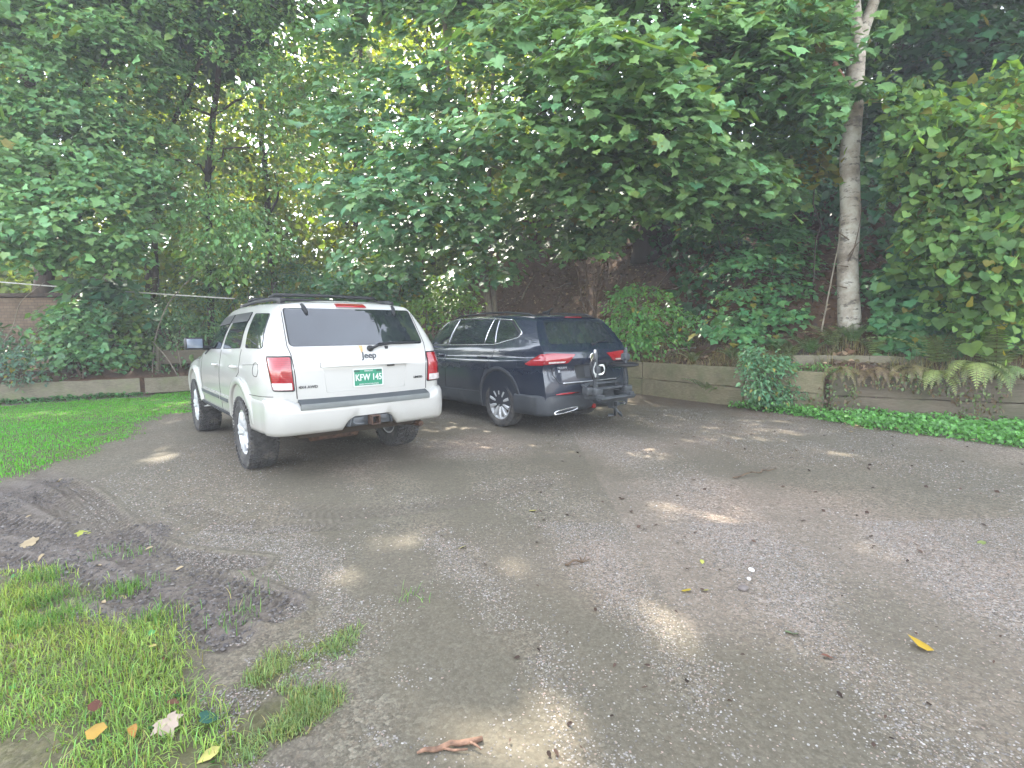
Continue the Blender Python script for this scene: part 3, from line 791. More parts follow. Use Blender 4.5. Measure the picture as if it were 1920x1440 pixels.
# bumper: wraps the rear corners
def bumper(s, zs, outs, xs_end, yfront, mat, name, ymin_off=0):
    """swept section round the rear: outs = protrusion at each z"""
    path = []
    for f in np.linspace(0, 1, 12): path.append(('L', yfront + (-.80-yfront)*f))
    V = []; cols = []
    def sect(p, nrm):
        out = []
        for z, o_ in zip(zs, outs):
            out.append((p.x - nrm.x*o_, p.y - nrm.y*o_, z))
        return out
    pts = []
    for y in np.linspace(yfront, -.74, 7): pts.append((s.hit((-1, y, .62), (1, 0, 0)), Vector((1, 0, 0))))
    for a in np.linspace(0, math.pi/2, 9)[1:-1]:
        pts.append((Vector((-.735-.165*math.cos(a), -.80-.20*math.sin(a), .62)), Vector((math.cos(a), math.sin(a), 0))))
    for x in np.linspace(-.69, .69, 25):
        pts.append((Vector((x, -1.0-.035*(1-(x/.74)**2), .62)), Vector((0, 1, 0))))
    left = pts[:len(pts)-25]
    pts += [(Vector((-p.x, p.y, p.z)), Vector((-n.x, n.y, 0))) for p, n in left[::-1]]
    for p, n in pts: V += sect(p, n)
    k = len(zs); Fs = [(i*k+j, i*k+j+1, (i+1)*k+j+1, (i+1)*k+j) for i in range(len(pts)-1) for j in range(k-1)]
    return pts, V, Fs
zs = [.56, .50, .47, .475, .51, .60, .68, .718, .735, .760, .775]; outs = [-.06, -.05, -.02, .02, .040, .052, .050, .045, .03, .008, -.06]
pts, V, Fs = bumper(s, zs, outs, 0, -.36, None, '')
k = len(zs); V2 = []
for i, (p, n) in enumerate(pts):
    for j in range(k):
        x, y, z = V[i*k+j]
        if abs(x) < .27 and j <= 6 and y < -.8:                     # notch over the tow hitch
            lift = float(sst(.27, .20, abs(x+.0)))
            z = max(z, z + (.598-z)*lift) if z < .598 else z
        if abs(n.x) > .01:
            q_ = .40+.60*abs(n.y)**1.5; x = p.x + (x-p.x)*q_; y = p.y + (y-p.y)*q_
            if j >= 7: z = (.755, .785, .807, .812)[j-7]
        V2.append((x, y, z))
b = MB(); b.add(V2, Fs); bump_o = b.build('rear_bumper', M['white_paint'], s.root, auto=1.2)
# step pad on the bumper: dark top and lighter edge
sp = MB(); sp2 = MB()
n_ = 21; xs = np.linspace(-.66, .66, n_)
def yb(x): return -1.0-.035*(1-(x/.74)**2)
Vt = []; 
for x in xs: Vt += [(x, yb(x)+.05, .800), (x, yb(x)-.062, .752)]
sp.add([(x, y, z+.004) for x, y, z in Vt] + [(x, y, z-.02) for x, y, z in Vt], [(2*i, 2*i+1, 2*i+3, 2*i+2) for i in range(n_-1)] + [(2*i, 2*i+2, 2*n_+2*i+2, 2*n_+2*i) for i in range(n_-1)] + [(0, 1, 2*n_+1, 2*n_), (2*n_-2, 2*n_-1, 4*n_-1, 4*n_-2)])
for i in range(1, 9):
    pass
pad = sp.build('step_pad', M['step_grey'], s.root, smooth=False)
Vt = []
for x in xs: Vt += [(x, yb(x)-.052, .757), (x, yb(x)-.068, .754), (x, yb(x)-.072, .735), (x, yb(x)-.066, .702), (x, yb(x)-.035, .698)]
sp2.add(Vt, [(5*i+j, 5*i+j+1, 5*i+5+j+1, 5*i+5+j) for i in range(n_-1) for j in range(4)] + [tuple(range(5)), tuple(range(5*n_-5, 5*n_))])
sp2.build('step_edge', M['step_light'], pad, auto=.5)
# tow hitch in the notch
h = MB(); h.box((0, -1.02, .545), (.47, .05, .10), bev=.008); hp = h.build('tow_hitch', M['steel_dark'], s.root, auto=.5)
h = MB()
for (cx, cz, sx, sz) in ((.02, .588, .09, .012), (.02, .508, .09, .012), (-.019, .548, .012, .07), (.059, .548, .012, .07)): h.box((cx, -1.06, cz), (sx, .16, sz), bev=.003)
h.build('receiver_tube', M['rust'], hp, auto=.5)
h = MB(); h.box((-.13, -1.055, .55), (.11, .03, .07), bev=.012); h.box((.13, -1.055, .565), (.08, .04, .045), bev=.01); h.tube([(-.19, -1.05, .55), (-.16, -1.07, .52), (-.08, -1.07, .515)], .012, 8)
h.tube([(-.215, -1.05, .50), (-.19, -1.05, .585), (-.15, -1.05, .602), (.18, -1.05, .605), (.21, -1.05, .59), (.225, -1.05, .50)], .012, 8)
h.build('wiring_socket', M['steel_dark'], hp, auto=.6)
# underside pieces seen below the bumper
u = MB(); u.tube([(-.75, 0, WR), (.75, 0, WR)], .05, 12); u.lathe([(-.13, .03), (-.12, .12), (0, .15), (.12, .12), (.13, .03)], 20, c=(.05, 0, WR)); u.build('rear_axle', M['rust'], s.root, auto=.6)
u = MB(); u.tube([(.60, -.98, .42), (.58, -.5, .40), (.50, .2, .38)], .03, 10); u.lathe([(-.25, .04), (-.23, .09), (.23, .09), (.25, .04)], 18, c=(-.25, -.72, .43)); u.build('exhaust', M['rust'], s.root, auto=.6)
u = MB(); u.box((0, -.55, .46), (1.3, .7, .10), bev=.02); u.box((0, 1.4, .44), (1.45, 2.0, .12), bev=.02)
for sg in (-1, 1):
    u.tube([(sg*.55, .05, .40), (sg*.50, -.25, .62)], .03, 10); u.tube([(sg*.45, -.05, .42), (sg*.42, -.6, .52)], .025, 8)
u.build('underbody', M['well'], s.root, auto=.6)
# lamps
def lamp(s, pts, n, name, mat, **k): return s.patch(name, pts, n, mat, **k)
tn = (.42, 1, 0)
lp = [(-.680, -.93, 1.192), (-.668, -.96, .868), (-.865, -.95, .878), (-.900, -.88, 1.19)]
for sg in (-1, 1):
    tmp = s.patch('tail_light', lp, tn, M['black_plastic'], off=.006, depth=.03, r=.02)
    cen = sum((Vector(p) for p in lp), Vector())/4
    rl = s.patch('red_lens', [cen+(Vector(p)-cen)*.93 for p in lp], tn, M['red_lens'], off=.014, depth=.02, r=.02, bulge=.01, parent=tmp)
    a = [(-.688, -.95, .950), (-.684, -.95, .886), (-.845, -.93, .892), (-.862, -.93, .952)]
    wl = s.patch('reverse_lens', a, tn, M['white_lens'], off=.026, depth=.012, r=.008, parent=tmp)
    if sg == 1:
        for o_ in (tmp, rl, wl):
            o_.data.transform(Matrix.Scale(-1, 4, (1, 0, 0))); o_.data.flip_normals()
s.patch('brake_light', [(-.15, -.6, 1.688), (-.16, -.6, 1.648), (.16, -.6, 1.648), (.15, -.6, 1.688)], BN, M['red_lens'], off=.014, depth=.02, r=.01)
# hinges, wiper
for sg in (-1, 1):
    hh = MB(); hh.tube(s.project([(sg*.475, 0, 1.672), (sg*.470, 0, 1.64), (sg*.46, 0, 1.595), (sg*.458, 0, 1.572)], BN, .012), [.014, .02, .018, .012], 8); hh.build('hinge', M['black_plastic'], s.root)
wp = MB(); wp.lathe([(-.0, .03), (-.03, .03), (-.04, .02), (-.04, .001)], 16, axis='x')
wp.v = [(y, x, z) for x, y, z in wp.v]; q = s.hit((.055, 0, 1.238), BN); wp.v = [(x+.055, y+q.y, z+1.238) for x, y, z in wp.v]
wp.tube([q+Vector((0, -.03, 0))] + s.project([(.15, 0, 1.268), (.30, 0, 1.282), (.57, 0, 1.283)], BN, .03), [.016, .012, .009, .006], 8)
wp.tube(s.project([(.16, 0, 1.287), (.40, 0, 1.295), (.66, 0, 1.292)], BN, .012), .006, 6)
q2 = s.hit((.235, 0, 1.245), BN); wp.box(q2, (.03, .04, .03), bev=.006)
wp.build('rear_wiper', M['black_plastic'], s.root, auto=.8)
st_ = MB(); 
o = s.patch('rust_stain', [(-.055, 0, 1.268), (-.042, 0, 1.20), (-.028, 0, 1.175), (-.012, 0, 1.265)], BN, M['rust_stain'], off=.0012, depth=.001, r=.008)
# handle bar above the plate
hb = [(-.45, 0, 1.125), (-.452, 0, 1.075), (.452, 0, 1.075), (.45, 0, 1.125)]
bar = s.patch('tailgate_handle', hb, BN, M['white_paint'], off=.032, depth=.05, r=.012, bulge=.004)
hbm = MB(); hbm.box((.245, s.hit((.245, 0, 1.06), BN).y-.016, 1.066), (.075, .02, .014), bev=.004); hbm.build('latch', M['gap'], bar)
# recess under the bar
g2 = MB(); s.line(g2, [(-.40, 0, .842), (-.42, 0, 1.07)], BN, .002); s.line(g2, [(.40, 0, .842), (.42, 0, 1.07)], BN, .002); s.line(g2, [(-.40, 0, .842), (.40, 0, .842)], BN, .002); split_loose(g2.build('tailgate_crease', M['white_paint'], s.root), 'tailgate_crease')
# licence plate
pl = s.patch('licence_plate', [(-.150, 0, 1.046), (-.150, 0, .872), (.160, 0, .872), (.160, 0, 1.046)], BN, M['plate_white'], off=.010, depth=.012, r=.012)
s.patch('plate_face', [(-.138, 0, 1.036), (-.138, 0, .882), (.148, 0, .882), (.148, 0, 1.036)], BN, M['plate_green'], off=.012, depth=.003, r=.008, parent=pl)
s.text('lettering', 'KFW 145', (.005, 0, .958), BN, .088, M['plate_white'], off=.014, parent=pl, sx=.80, bold=.0015)
s.text('lettering', 'GREEN MOUNTAIN STATE', (.005, 0, .894), BN, .017, M['plate_white'], off=.014, parent=pl, sx=1.0)
s.text('lettering', 'VERMONT', (.005, 0, 1.022), BN, .020, M['plate_white'], off=.014, parent=pl)
for xx in (-.115, .115): s.patch('sticker', [(xx-.028, 0, 1.033), (xx-.028, 0, 1.014), (xx+.03, 0, 1.014), (xx+.03, 0, 1.033)], BN, M['plate_dark'], off=.0145, depth=.002, r=.002, parent=pl)
# badges
s.text('badge', 'Jeep', (.033, 0, 1.170), BN, .088, M['badge'], off=.003, bold=.002)
s.text('badge', '4X4 AWD', (-.565, 0, .902), BN, .036, M['badge'], off=.003, sx=1.05, bold=.001)
s.text('badge', 'LIMITED', (.57, 0, .925), BN, .030, M['badge'], off=.003, bold=.001)
# door handles, mouldings, sills, flares, mirrors, rails
for y_, z_ in ((.17, 1.055), (1.16, 1.035)):
    hd = MB(); q = s.hit((-1, y_, z_), LN)
    hd.tube([(q.x+.0, y_-.10, z_), (q.x-.035, y_-.075, z_), (q.x-.042, y_, z_+.002), (q.x-.035, y_+.075, z_), (q.x, y_+.10, z_)], [.012, .017, .018, .017, .012], 10)
    o = hd.build('door_handle', M['white_paint'], s.root); mirror_obj(o)
for (ya, yb_) in ((.50, .955), (1.0, 2.1)):
    za, zc = .655, .655
    o = s.patch('side_moulding', [(-1, ya, .70), (-1, ya+.02, .615), (-1, yb_, .615), (-1, yb_, .70)], LN, M['white_paint'], off=.02, depth=.03, r=.015, bulge=.004)
    i = s.patch('moulding_insert', [(-1, ya+.02, .680), (-1, ya+.03, .64), (-1, yb_-.01, .64), (-1, yb_-.01, .680)], LN, M['step_grey'], off=.027, depth=.01, r=.008, parent=o)
    m_ = mirror_obj(o); mi_ = mirror_obj(i); mi_.parent = m_
o = s.patch('side_sill', [(-1, .42, .51), (-1, .44, .455), (-1, 2.33, .455), (-1, 2.36, .51)], LN, M['grey_plastic'], off=.022, depth=.05, r=.012); mirror_obj(o)
s.arch_band('wheel_arch_flare', 0, .43, .452, .545, R(-4), R(168), M['white_paint'], prot=.030)
s.arch_band('wheel_arch_flare', 2.78, .43, .452, .545, R(4), R(182), M['white_paint'], prot=.030)
for sg in (-1, 1):
    mm = MB(); mm.box((sg*1.03, 1.83, 1.275), (.22, .10, .155), Matrix.Rotation(R(-8*sg), 3, 'Z'), bev=.035); mm.tube([(sg*.86, 1.86, 1.215), (sg*.96, 1.85, 1.225)], .03, 8)
    mo = mm.build('wing_mirror', M['black_plastic'], s.root, auto=1.0)
    mg = MB(); mg.box((sg*1.03, 1.777, 1.277), (.175, .006, .115), Matrix.Rotation(R(-8*sg), 3, 'Z'), bev=.002); mg.build('mirror_glass', M['mirror_glass'], mo, auto=.5)
    tri = s.patch('mirror_base', [(sg*1, 1.95, 1.21), (sg*1, 1.95, 1.13), (sg*1, 1.72, 1.21), (sg*1, 1.72, 1.22)], (-sg, 0, 0), M['black_plastic'], off=.01, depth=.02, r=.01, parent=mo)
    rl = MB(); q = [s.hit((sg*.585, y_, 1.7), (0, 0, -1)) for y_ in (-.42, -.36, -.1, .6, 1.15, 1.25)]
    offs = [.005, .035, .042, .042, .032, .003]
    rl.tube([a+Vector((0, 0, o_)) for a, o_ in zip(q, offs)], [.022, .026, .02, .018, .022, .018], 10)
    for j in (1, 4): rl.box(q[j]+Vector((0, 0, .022)), (.05, .13, .05), bev=.012)
    rl.build('roof_rail', M['black_plastic'], s.root, auto=.9)
for y_ in (-.02, .85):
    cb = MB(); z_ = s.hit((0, y_, 1.7), (0, 0, -1)).z
    cb.tube([(-.60, y_, z_+.02), (-.54, y_, z_+.052), (0, y_, z_+.06), (.54, y_, z_+.052), (.60, y_, z_+.02)], [.014, .02, .018, .02, .014], 8); cb.build('roof_crossbar', M['black_plastic'], s.root)
# front end (hidden side): lamps, grille, bumper
fn = (0, -1, 0)
for sg in (-1, 1): s.patch('headlight', [(sg*.52, 0, .90), (sg*.52, 0, .78), (sg*.74, 0, .78), (sg*.74, 0, .89)], fn, M['white_lens'], off=.012, depth=.02, r=.03)
s.patch('grille', [(-.46, 0, .90), (-.44, 0, .74), (.44, 0, .74), (.46, 0, .90)], fn, M['black_plastic'], off=.01, depth=.02, r=.02)
s.patch('front_bumper', [(-.76, 0, .68), (-.76, 0, .52), (.76, 0, .52), (.76, 0, .68)], fn, M['step_grey'], off=.04, depth=.08, r=.04)
ws = [(-.62, 1.72, 0), (-.74, 2.22, 0), (.74, 2.22, 0), (.62, 1.72, 0)]
s.patch('windscreen', ws, (0, 0, -1), M['glass'], off=.004, depth=.012, r=.04)
for (y_, sd) in ((0, -1), (0, 1), (2.78, -1), (2.78, 1)):
    make_wheel(s, (sd*.80, y_, WR), sd, WR, .262, .225, dict(n=5, pair=(-.17, .17), w=(.052, .05)), (6, 52, .013))

# ------------------------------------------------------------------ dark crossover
TX, TY, TYAW = 0.511, 7.97, 0.684577
TP = dict(paint=M['navy_paint'], side=[(.80, .0, 'l'), (.955, .04, 'l'), (.985, .25, 'l'), (1.0, .55, 'l'), (1.0, .76, 'l'), (.975, .80, 'l'), (.965, .92, 'l'), (0, 0, 'b'), (.35, .42, 'g'), (.70, .78, 'g'), (.88, .95, 'g'), (1.0, 1.0, 'g')],
    y=[-.93, -.5, 0, .8, 1.40, 1.75, 2.35, 2.6, 3.0, 3.45, 3.70],
    W=[.875, .915, .92, .915, .915, .915, .915, .915, .905, .86, .74],
    zb=[1.225, 1.222, 1.212, 1.195, 1.185, 1.18, 1.13, 1.09, 1.05, .96, .84],
    wb=[.84, .86, .868, .868, .862, .858, .85, .84, .81, .74, .62],
    zr=[1.625, 1.655, 1.672, 1.672, 1.66, 1.60, 1.20, 1.15, 1.11, 1.02, .90],
    wr=[.635, .655, .665, .665, .655, .64, .68, .70, .68, .62, .52],
    zo=[.32, .26, .235, .235, .235, .235, .235, .235, .235, .27, .30], drop=.05, gh_bulge=.02,
    st=[-.93, -.915, -.85, -.74, -.5, 0, .8, 1.4, 1.75, 2.35, 2.6, 3.0, 3.45, 3.62, 3.70],
    rz=[.3, .52, .66, .90, 1.0, 1.09, 1.2, 1.53, 1.60, 1.66], ry=[.04, -.02, -.01, .03, .0, .02, .10, .34, .40, .50],
    fz=[.3, .6, .9, 1.1], fy=[-.03, 0, -.04, -.14], bow_r=.06, bow_f=.14)
tig = Car('dark_car', (TX, TY, 0), TYAW, 'glossy dark navy crossover parked with a bike rack on its tail', TP)
s = tig; WT = .362
s.cut_arches([(0, .40, .435), (2.79, .40, .435)], .435, depth=.32, half=.915)
# glass: one black band with chrome round it, panes set in
tw = [[(-.8, -.10, 1.535), (-.83, -.36, 1.36), (-.83, -.33, 1.325), (-.83, .10, 1.228), (-.8, .165, 1.560)],
      [(-.8, .215, 1.563), (-.83, .150, 1.222), (-.83, .375, 1.216), (-.8, .305, 1.568)],
      [(-.8, .335, 1.570), (-.83, .405, 1.214), (-.83, 1.36, 1.196), (-.8, 1.245, 1.585)],
      [(-.8, 1.315, 1.585), (-.83, 1.44, 1.195), (-.83, 2.20, 1.185), (-.8, 1.98, 1.33), (-.8, 1.62, 1.545)]]
band = [(-.8, -.135, 1.558), (-.83, -.42, 1.375), (-.83, -.375, 1.308), (-.83, .13, 1.204), (-.83, 2.32, 1.160), (-.8, 2.05, 1.325), (-.8, 1.66, 1.565), (-.8, 1.30, 1.607), (-.8, .5, 1.598)]
bo = s.patch('side_glass_band', band, LN, M['black_plastic'], off=.002, depth=.02, r=.035, rings=8)
ch = MB(); s.line(ch, band, LN, .0085, True, off=.002, r=.035); ch.build('chrome_trim', M['chrome'], bo)
for a, b_ in (((-.8, .190, 1.585), (-.83, .118, 1.215)), ((-.8, .32, 1.59), (-.83, .392, 1.212)), ((-.8, 1.282, 1.60), (-.83, 1.402, 1.19))):
    ch = MB(); s.line(ch, [a, b_], LN, .006, off=.003); ch.build('window_bar', M['chrome'], bo)
mb_ = mirror_obj(bo)
for w3 in tw:
    gl = s.patch('window', w3, LN, M['glass'], off=.005, depth=.01, r=.025); mirror_obj(gl)
rw = [(-.590, 0, 1.535), (-.700, 0, 1.215), (.700, 0, 1.215), (.590, 0, 1.535)]
s.patch('rear_window', rw, BN, M['glass'], off=.004, depth=.012, r=[.03, .06, .06, .03], rings=10)
# spoiler over the rear window
spv = MB(); n_ = 17; Vt = []
for x in np.linspace(-.66, .66, n_):
    e = abs(x)/.66; y0 = -.60+.10*e**3; zt = 1.612-.022*e**2
    Vt += [(x, y0+.22, zt+.012), (x, y0+.02, zt+.004), (x, y0-.02, zt-.012), (x, y0, zt-.034), (x, y0+.16, zt-.06)]
spv.add(Vt, [(5*i+j, 5*i+j+1, 5*i+6+j, 5*i+5+j) for i in range(n_-1) for j in range(4)] + [tuple(range(5)), tuple(range(5*n_-5, 5*n_))])
spo = spv.build('spoiler', M['navy_paint'], s.root, auto=1.0)
b3 = MB(); b3.box((0, -.613, 1.590), (.34, .012, .014), bev=.003); b3.build('brake_light', M['red_lens'], spo)
an = MB(); an.tube([s.hit((0, .02, 1.7), (0, 0, -1)), s.hit((0, -.08, 1.7), (0, 0, -1))+Vector((0, 0, .02)), s.hit((0, -.16, 1.7), (0, 0, -1))+Vector((0, 0, .075)), s.hit((0, -.19, 1.7), (0, 0, -1))+Vector((0, 0, .07))], [.03, .026, .012, .006], 8)
an.build('fin_antenna', M['black_plastic'], s.root)
# tail lamps
tn = (.55, 1, 0)
for sg in (-1, 1):
    side_ = [(-.905, -.60, .945), (-.90, -.78, 1.075), (-.84, -.90, 1.085), (-.835, -.92, .955), (-.88, -.80, .935)]
    a = [(-.30, -.93, 1.075), (-.46, -.95, .955), (-.74, -.93, .952), (-.90, -.66, .930), (-.905, -.55, .95), (-.86, -.86, 1.092), (-.70, -.93, 1.097)]
    o1 = s.patch('tail_light', a, tn, M['red_lens'], off=.010, depth=.03, r=.02, bulge=.008, rings=8)
    bb = [(-.44, -.93, 1.06), (-.50, -.95, .985), (-.70, -.93, .985), (-.83, -.90, .985), (-.83, -.9, 1.072), (-.70, -.93, 1.08)]
    o2 = s.patch('bright_lens', bb, tn, M['red_lens_bright'], off=.020, depth=.008, r=.015, parent=o1, rings=6)
    cc = [(-.50, -.95, .985), (-.52, -.95, .966), (-.78, -.90, .960), (-.78, -.9, .985)]
    o3 = s.patch('reverse_lens', cc, tn, M['white_lens'], off=.020, depth=.008, r=.005, parent=o1)
    if sg == 1:
        for o_ in (o1, o2, o3): o_.data.transform(Matrix.Scale(-1, 4, (1, 0, 0))); o_.data.flip_normals()
s.text('badge', 'TIGUAN', (-.555, 0, .895), BN, .046, M['badge_bright'], bold=.001)
s.text('badge', 'SE', (-.612, 0, .850), BN, .040, M['badge_bright'], bold=.001)
# gaps
g_ = MB()
for sx in (-1, 1): s.line(g_, [(sx*.52, 0, .672), (sx*.63, 0, .70), (sx*.715, 0, .80), (sx*.735, 0, .94)], BN, .005)
s.line(g_, [(-.52, 0, .672), (.52, 0, .672)], BN, .006)
def both_lines2(pts, r=.004, closed=False):
    s.line(g_, pts, LN, r, closed); tmp = MB(); s.line(tmp, pts, LN, r, closed); g_.add([(-x, y, z) for x, y, z in tmp.v], tmp.f)
both_lines2([(-1, .10, 1.20), (-1, .17, 1.03), (-1, .33, .85), (-1, .47, .60)])
both_lines2([(-1, 1.40, 1.185), (-1, 1.44, .8), (-1, 1.45, .50)])
both_lines2([(-1, 2.42, 1.09), (-1, 2.46, .8), (-1, 2.42, .50)])
s.line(g_, [(-1, -.58, 1.06), (-1, -.42, 1.06), (-1, -.42, .90), (-1, -.58, .90)], LN, .003, True, r=.03)
split_loose(g_.build('panel_gap', M['gap'], s.root), 'panel_gap')
ch = MB(); s.line(ch, [(-.56, 0, .690), (.56, 0, .690)], BN, .008); ch.build('chrome_strip', M['badge_bright'], s.root)
# number plate recess, handle strip
s.patch('plate_recess', [(-.34, 0, .925), (-.30, 0, .735), (.30, 0, .735), (.34, 0, .925)], BN, M['black_plastic'], off=.002, depth=.004, r=.03)
npl = s.patch('licence_plate', [(-.155, 0, .905), (-.155, 0, .752), (.155, 0, .752), (.155, 0, .905)], BN, M['grey_plastic'], off=.008, depth=.01, r=.01)
q = s.hit((0, 0, 1.02), BN); em = MB(); em.lathe([(0, .062), (-.008, .062), (-.010, .055), (-.004, .052), (-.004, .001)], 28); em.v = [(y+q.x, x+q.y-.004, z+q.z) for x, y, z in em.v]; em.build('emblem', M['chrome'], s.root, auto=.7)
# plastic cladding, bumper, reflectors, exhaust trims
zs = [.34, .29, .262, .27, .33, .42, .50, .525, .535]; outs = [-.05, -.03, .0, .022, .036, .034, .03, .02, -.02]
pts, V, Fs = bumper(s, zs, outs, 0, -.42, None, '')
def lower_taper(V, k):
    out = []
    for (x, y, z) in V:
        if y < -.7: z = z + .055*(1-min(1, abs(abs(x)-.0)/.72))*(z < .4) 
        out.append((x, y+.045, z))
    return out
b = MB(); b.add(lower_taper(V, len(zs)), Fs); cb_ = b.build('lower_bumper', M['grey_plastic'], s.root, auto=1.2)
for sg in (-1, 1):
    rr = MB(); rr.tube([(sg*.70, -.972, .545), (sg*.60, -.990, .548), (sg*.45, -1.005, .55), (sg*.30, -1.012, .55)], [.006, .014, .014, .005], 8); rr.build('reflector', M['red_lens'], cb_)
    ee = MB(); P3 = [(sg*.74, -.985, .285), (sg*.70, -.992, .325), (sg*.45, -1.01, .352), (sg*.33, -1.015, .350), (sg*.37, -1.01, .318), (sg*.60, -1.0, .288)]
    pc = catmull(P3+[P3[0]], 5); ee.tube(pc, .010, 8); ee.build('exhaust_trim', M['chrome'], cb_)
o = s.patch('side_cladding', [(-1, .46, .49), (-1, .47, .25), (-1, 2.36, .25), (-1, 2.34, .455)], LN, M['grey_plastic'], off=.014, depth=.04, r=.02, bulge=.006); mirror_obj(o)
s.arch_band('wheel_arch_trim', 0, .40, .432, .50, R(-15), R(196), M['grey_plastic'], prot=.022)
s.arch_band('wheel_arch_trim', 2.79, .40, .432, .50, R(-15), R(196), M['grey_plastic'], prot=.022)
u = MB(); u.box((0, 1.2, .27), (1.4, 3.6, .10), bev=.03); u.box((0, -.5, .34), (1.2, .6, .12), bev=.03); u.tube([(-.75, 0, WT), (.75, 0, WT)], .045, 10); u.build('underbody', M['well'], s.root, auto=.6)
# wiper, handles, mirrors, rails, fog strip, front end
wp = MB(); q = s.hit((.12, 0, 1.20), BN); wp.box(q, (.07, .04, .035), bev=.012); wp.tube([q+Vector((0, -.02, 0))]+s.project([(.25, 0, 1.235), (.48, 0, 1.238)], BN, .018), [.014, .010, .006], 8); wp.build('rear_wiper', M['black_plastic'], s.root, auto=.8)
for y_ in (.40, 1.62):
    q = s.hit((-1, y_, 1.015), LN); hd = MB(); hd.tube([(q.x, y_-.10, 1.015), (q.x-.035, y_-.07, 1.017), (q.x-.04, y_, 1.018), (q.x-.035, y_+.07, 1.017), (q.x, y_+.10, 1.015)], [.010, .015, .016, .015, .010], 8); o = hd.build('door_handle', M['navy_paint'], s.root); mirror_obj(o)
for sg in (-1, 1):
    mm = MB(); mm.box((sg*1.0, 2.12, 1.26), (.20, .10, .14), Matrix.Rotation(R(-10*sg), 3, 'Z'), bev=.04); mm.tube([(sg*.84, 2.16, 1.20), (sg*.95, 2.14, 1.23)], .025, 8)
    mo = mm.build('wing_mirror', M['navy_paint'], s.root, auto=1.0)
    mg = MB(); mg.box((sg*1.0, 2.067, 1.26), (.16, .006, .10), Matrix.Rotation(R(-10*sg), 3, 'Z'), bev=.002); mg.build('mirror_glass', M['mirror_glass'], mo, auto=.5)
    rl = MB(); q = [s.hit((sg*.60, y_, 1.7), (0, 0, -1)) for y_ in (-.48, -.30, .2, .8, 1.4, 1.62)]
    rl.tube([a+Vector((0, 0, o_)) for a, o_ in zip(q, [.002, .036, .046, .046, .034, .002])], [.012, .017, .015, .015, .015, .012], 8); rl.build('roof_rail', M['black_plastic'], s.root)
    s.patch('headlight', [(sg*.42, 0, .84), (sg*.45, 0, .74), (sg*.72, 0, .76), (sg*.72, 0, .86)], fn, M['white_lens'], off=.012, depth=.02, r=.03)
s.patch('grille', [(-.42, 0, .84), (-.42, 0, .74), (.42, 0, .74), (.42, 0, .84)], fn, M['black_plastic'], off=.008, depth=.02, r=.01)
s.patch('windscreen', [(-.62, 1.80, 0), (-.72, 2.34, 0), (.72, 2.34, 0), (.62, 1.80, 0)], (0, 0, -1), M['glass'], off=.004, depth=.012, r=.04)
tow = MB(); tow.tube([(.0, -1.03, .335), (.0, -.80, .335)], .034, 12); tow.build('tow_bar_cover', M['red_lens_bright'], s.root, auto=.8)
for (y_, sd) in ((0, -1), (0, 1), (2.79, -1), (2.79, 1)):
    make_wheel(s, (sd*.80, y_, WT), sd, WT, .222, .243, dict(n=10, pair=(0.0,), w=(.030, .058), ph=.3), (4, 70, .006))

# ------------------------------------------------------------------ bike rack in the hitch
rk = empty('bike_rack', (TX, TY, 0), TYAW)
tag(rk, 'black folding bike rack with uprights and straps on the dark car\'s tow hitch', 'bike rack')
b = MB(); b.box((0, -1.20, .41), (.055, .52, .055), bev=.006); b.box((0, -1.36, .40), (.09, .10, .12), bev=.012)
b.tube([(0, -1.38, .36), (.05, -1.42, .28), (.16, -1.38, .22), (.24, -1.30, .25)], .018, 8); b.tube([(.05, -1.36, .33), (.12, -1.30, .23), (.05, -1.24, .22)], .022, 8)
b.build('hitch_bar', M['steel_dark'], rk, auto=.6)
for (yy, zz, x0, x1) in ((-1.16, .655, -.30, .33), (-1.30, .60, -.42, .33), (-1.46, .49, -.40, .30)):
    b = MB(); V = []
    for x in np.linspace(x0, x1, 12):
        V += [(x, yy-.05, zz+.028), (x, yy-.02, zz-.004), (x, yy+.02, zz-.004), (x, yy+.05, zz+.028), (x, yy+.054, zz+.012), (x, yy+.024, zz-.022), (x, yy-.024, zz-.022), (x, yy-.054, zz+.012)]
    b.add(V, [(i*8+j, i*8+(j+1) % 8, i*8+8+(j+1) % 8, i*8+8+j) for i in range(11) for j in range(8)]+[tuple(range(8)), tuple(range(88, 96))])
    b.build('wheel_tray', M['steel_dark'], rk, auto=.5)
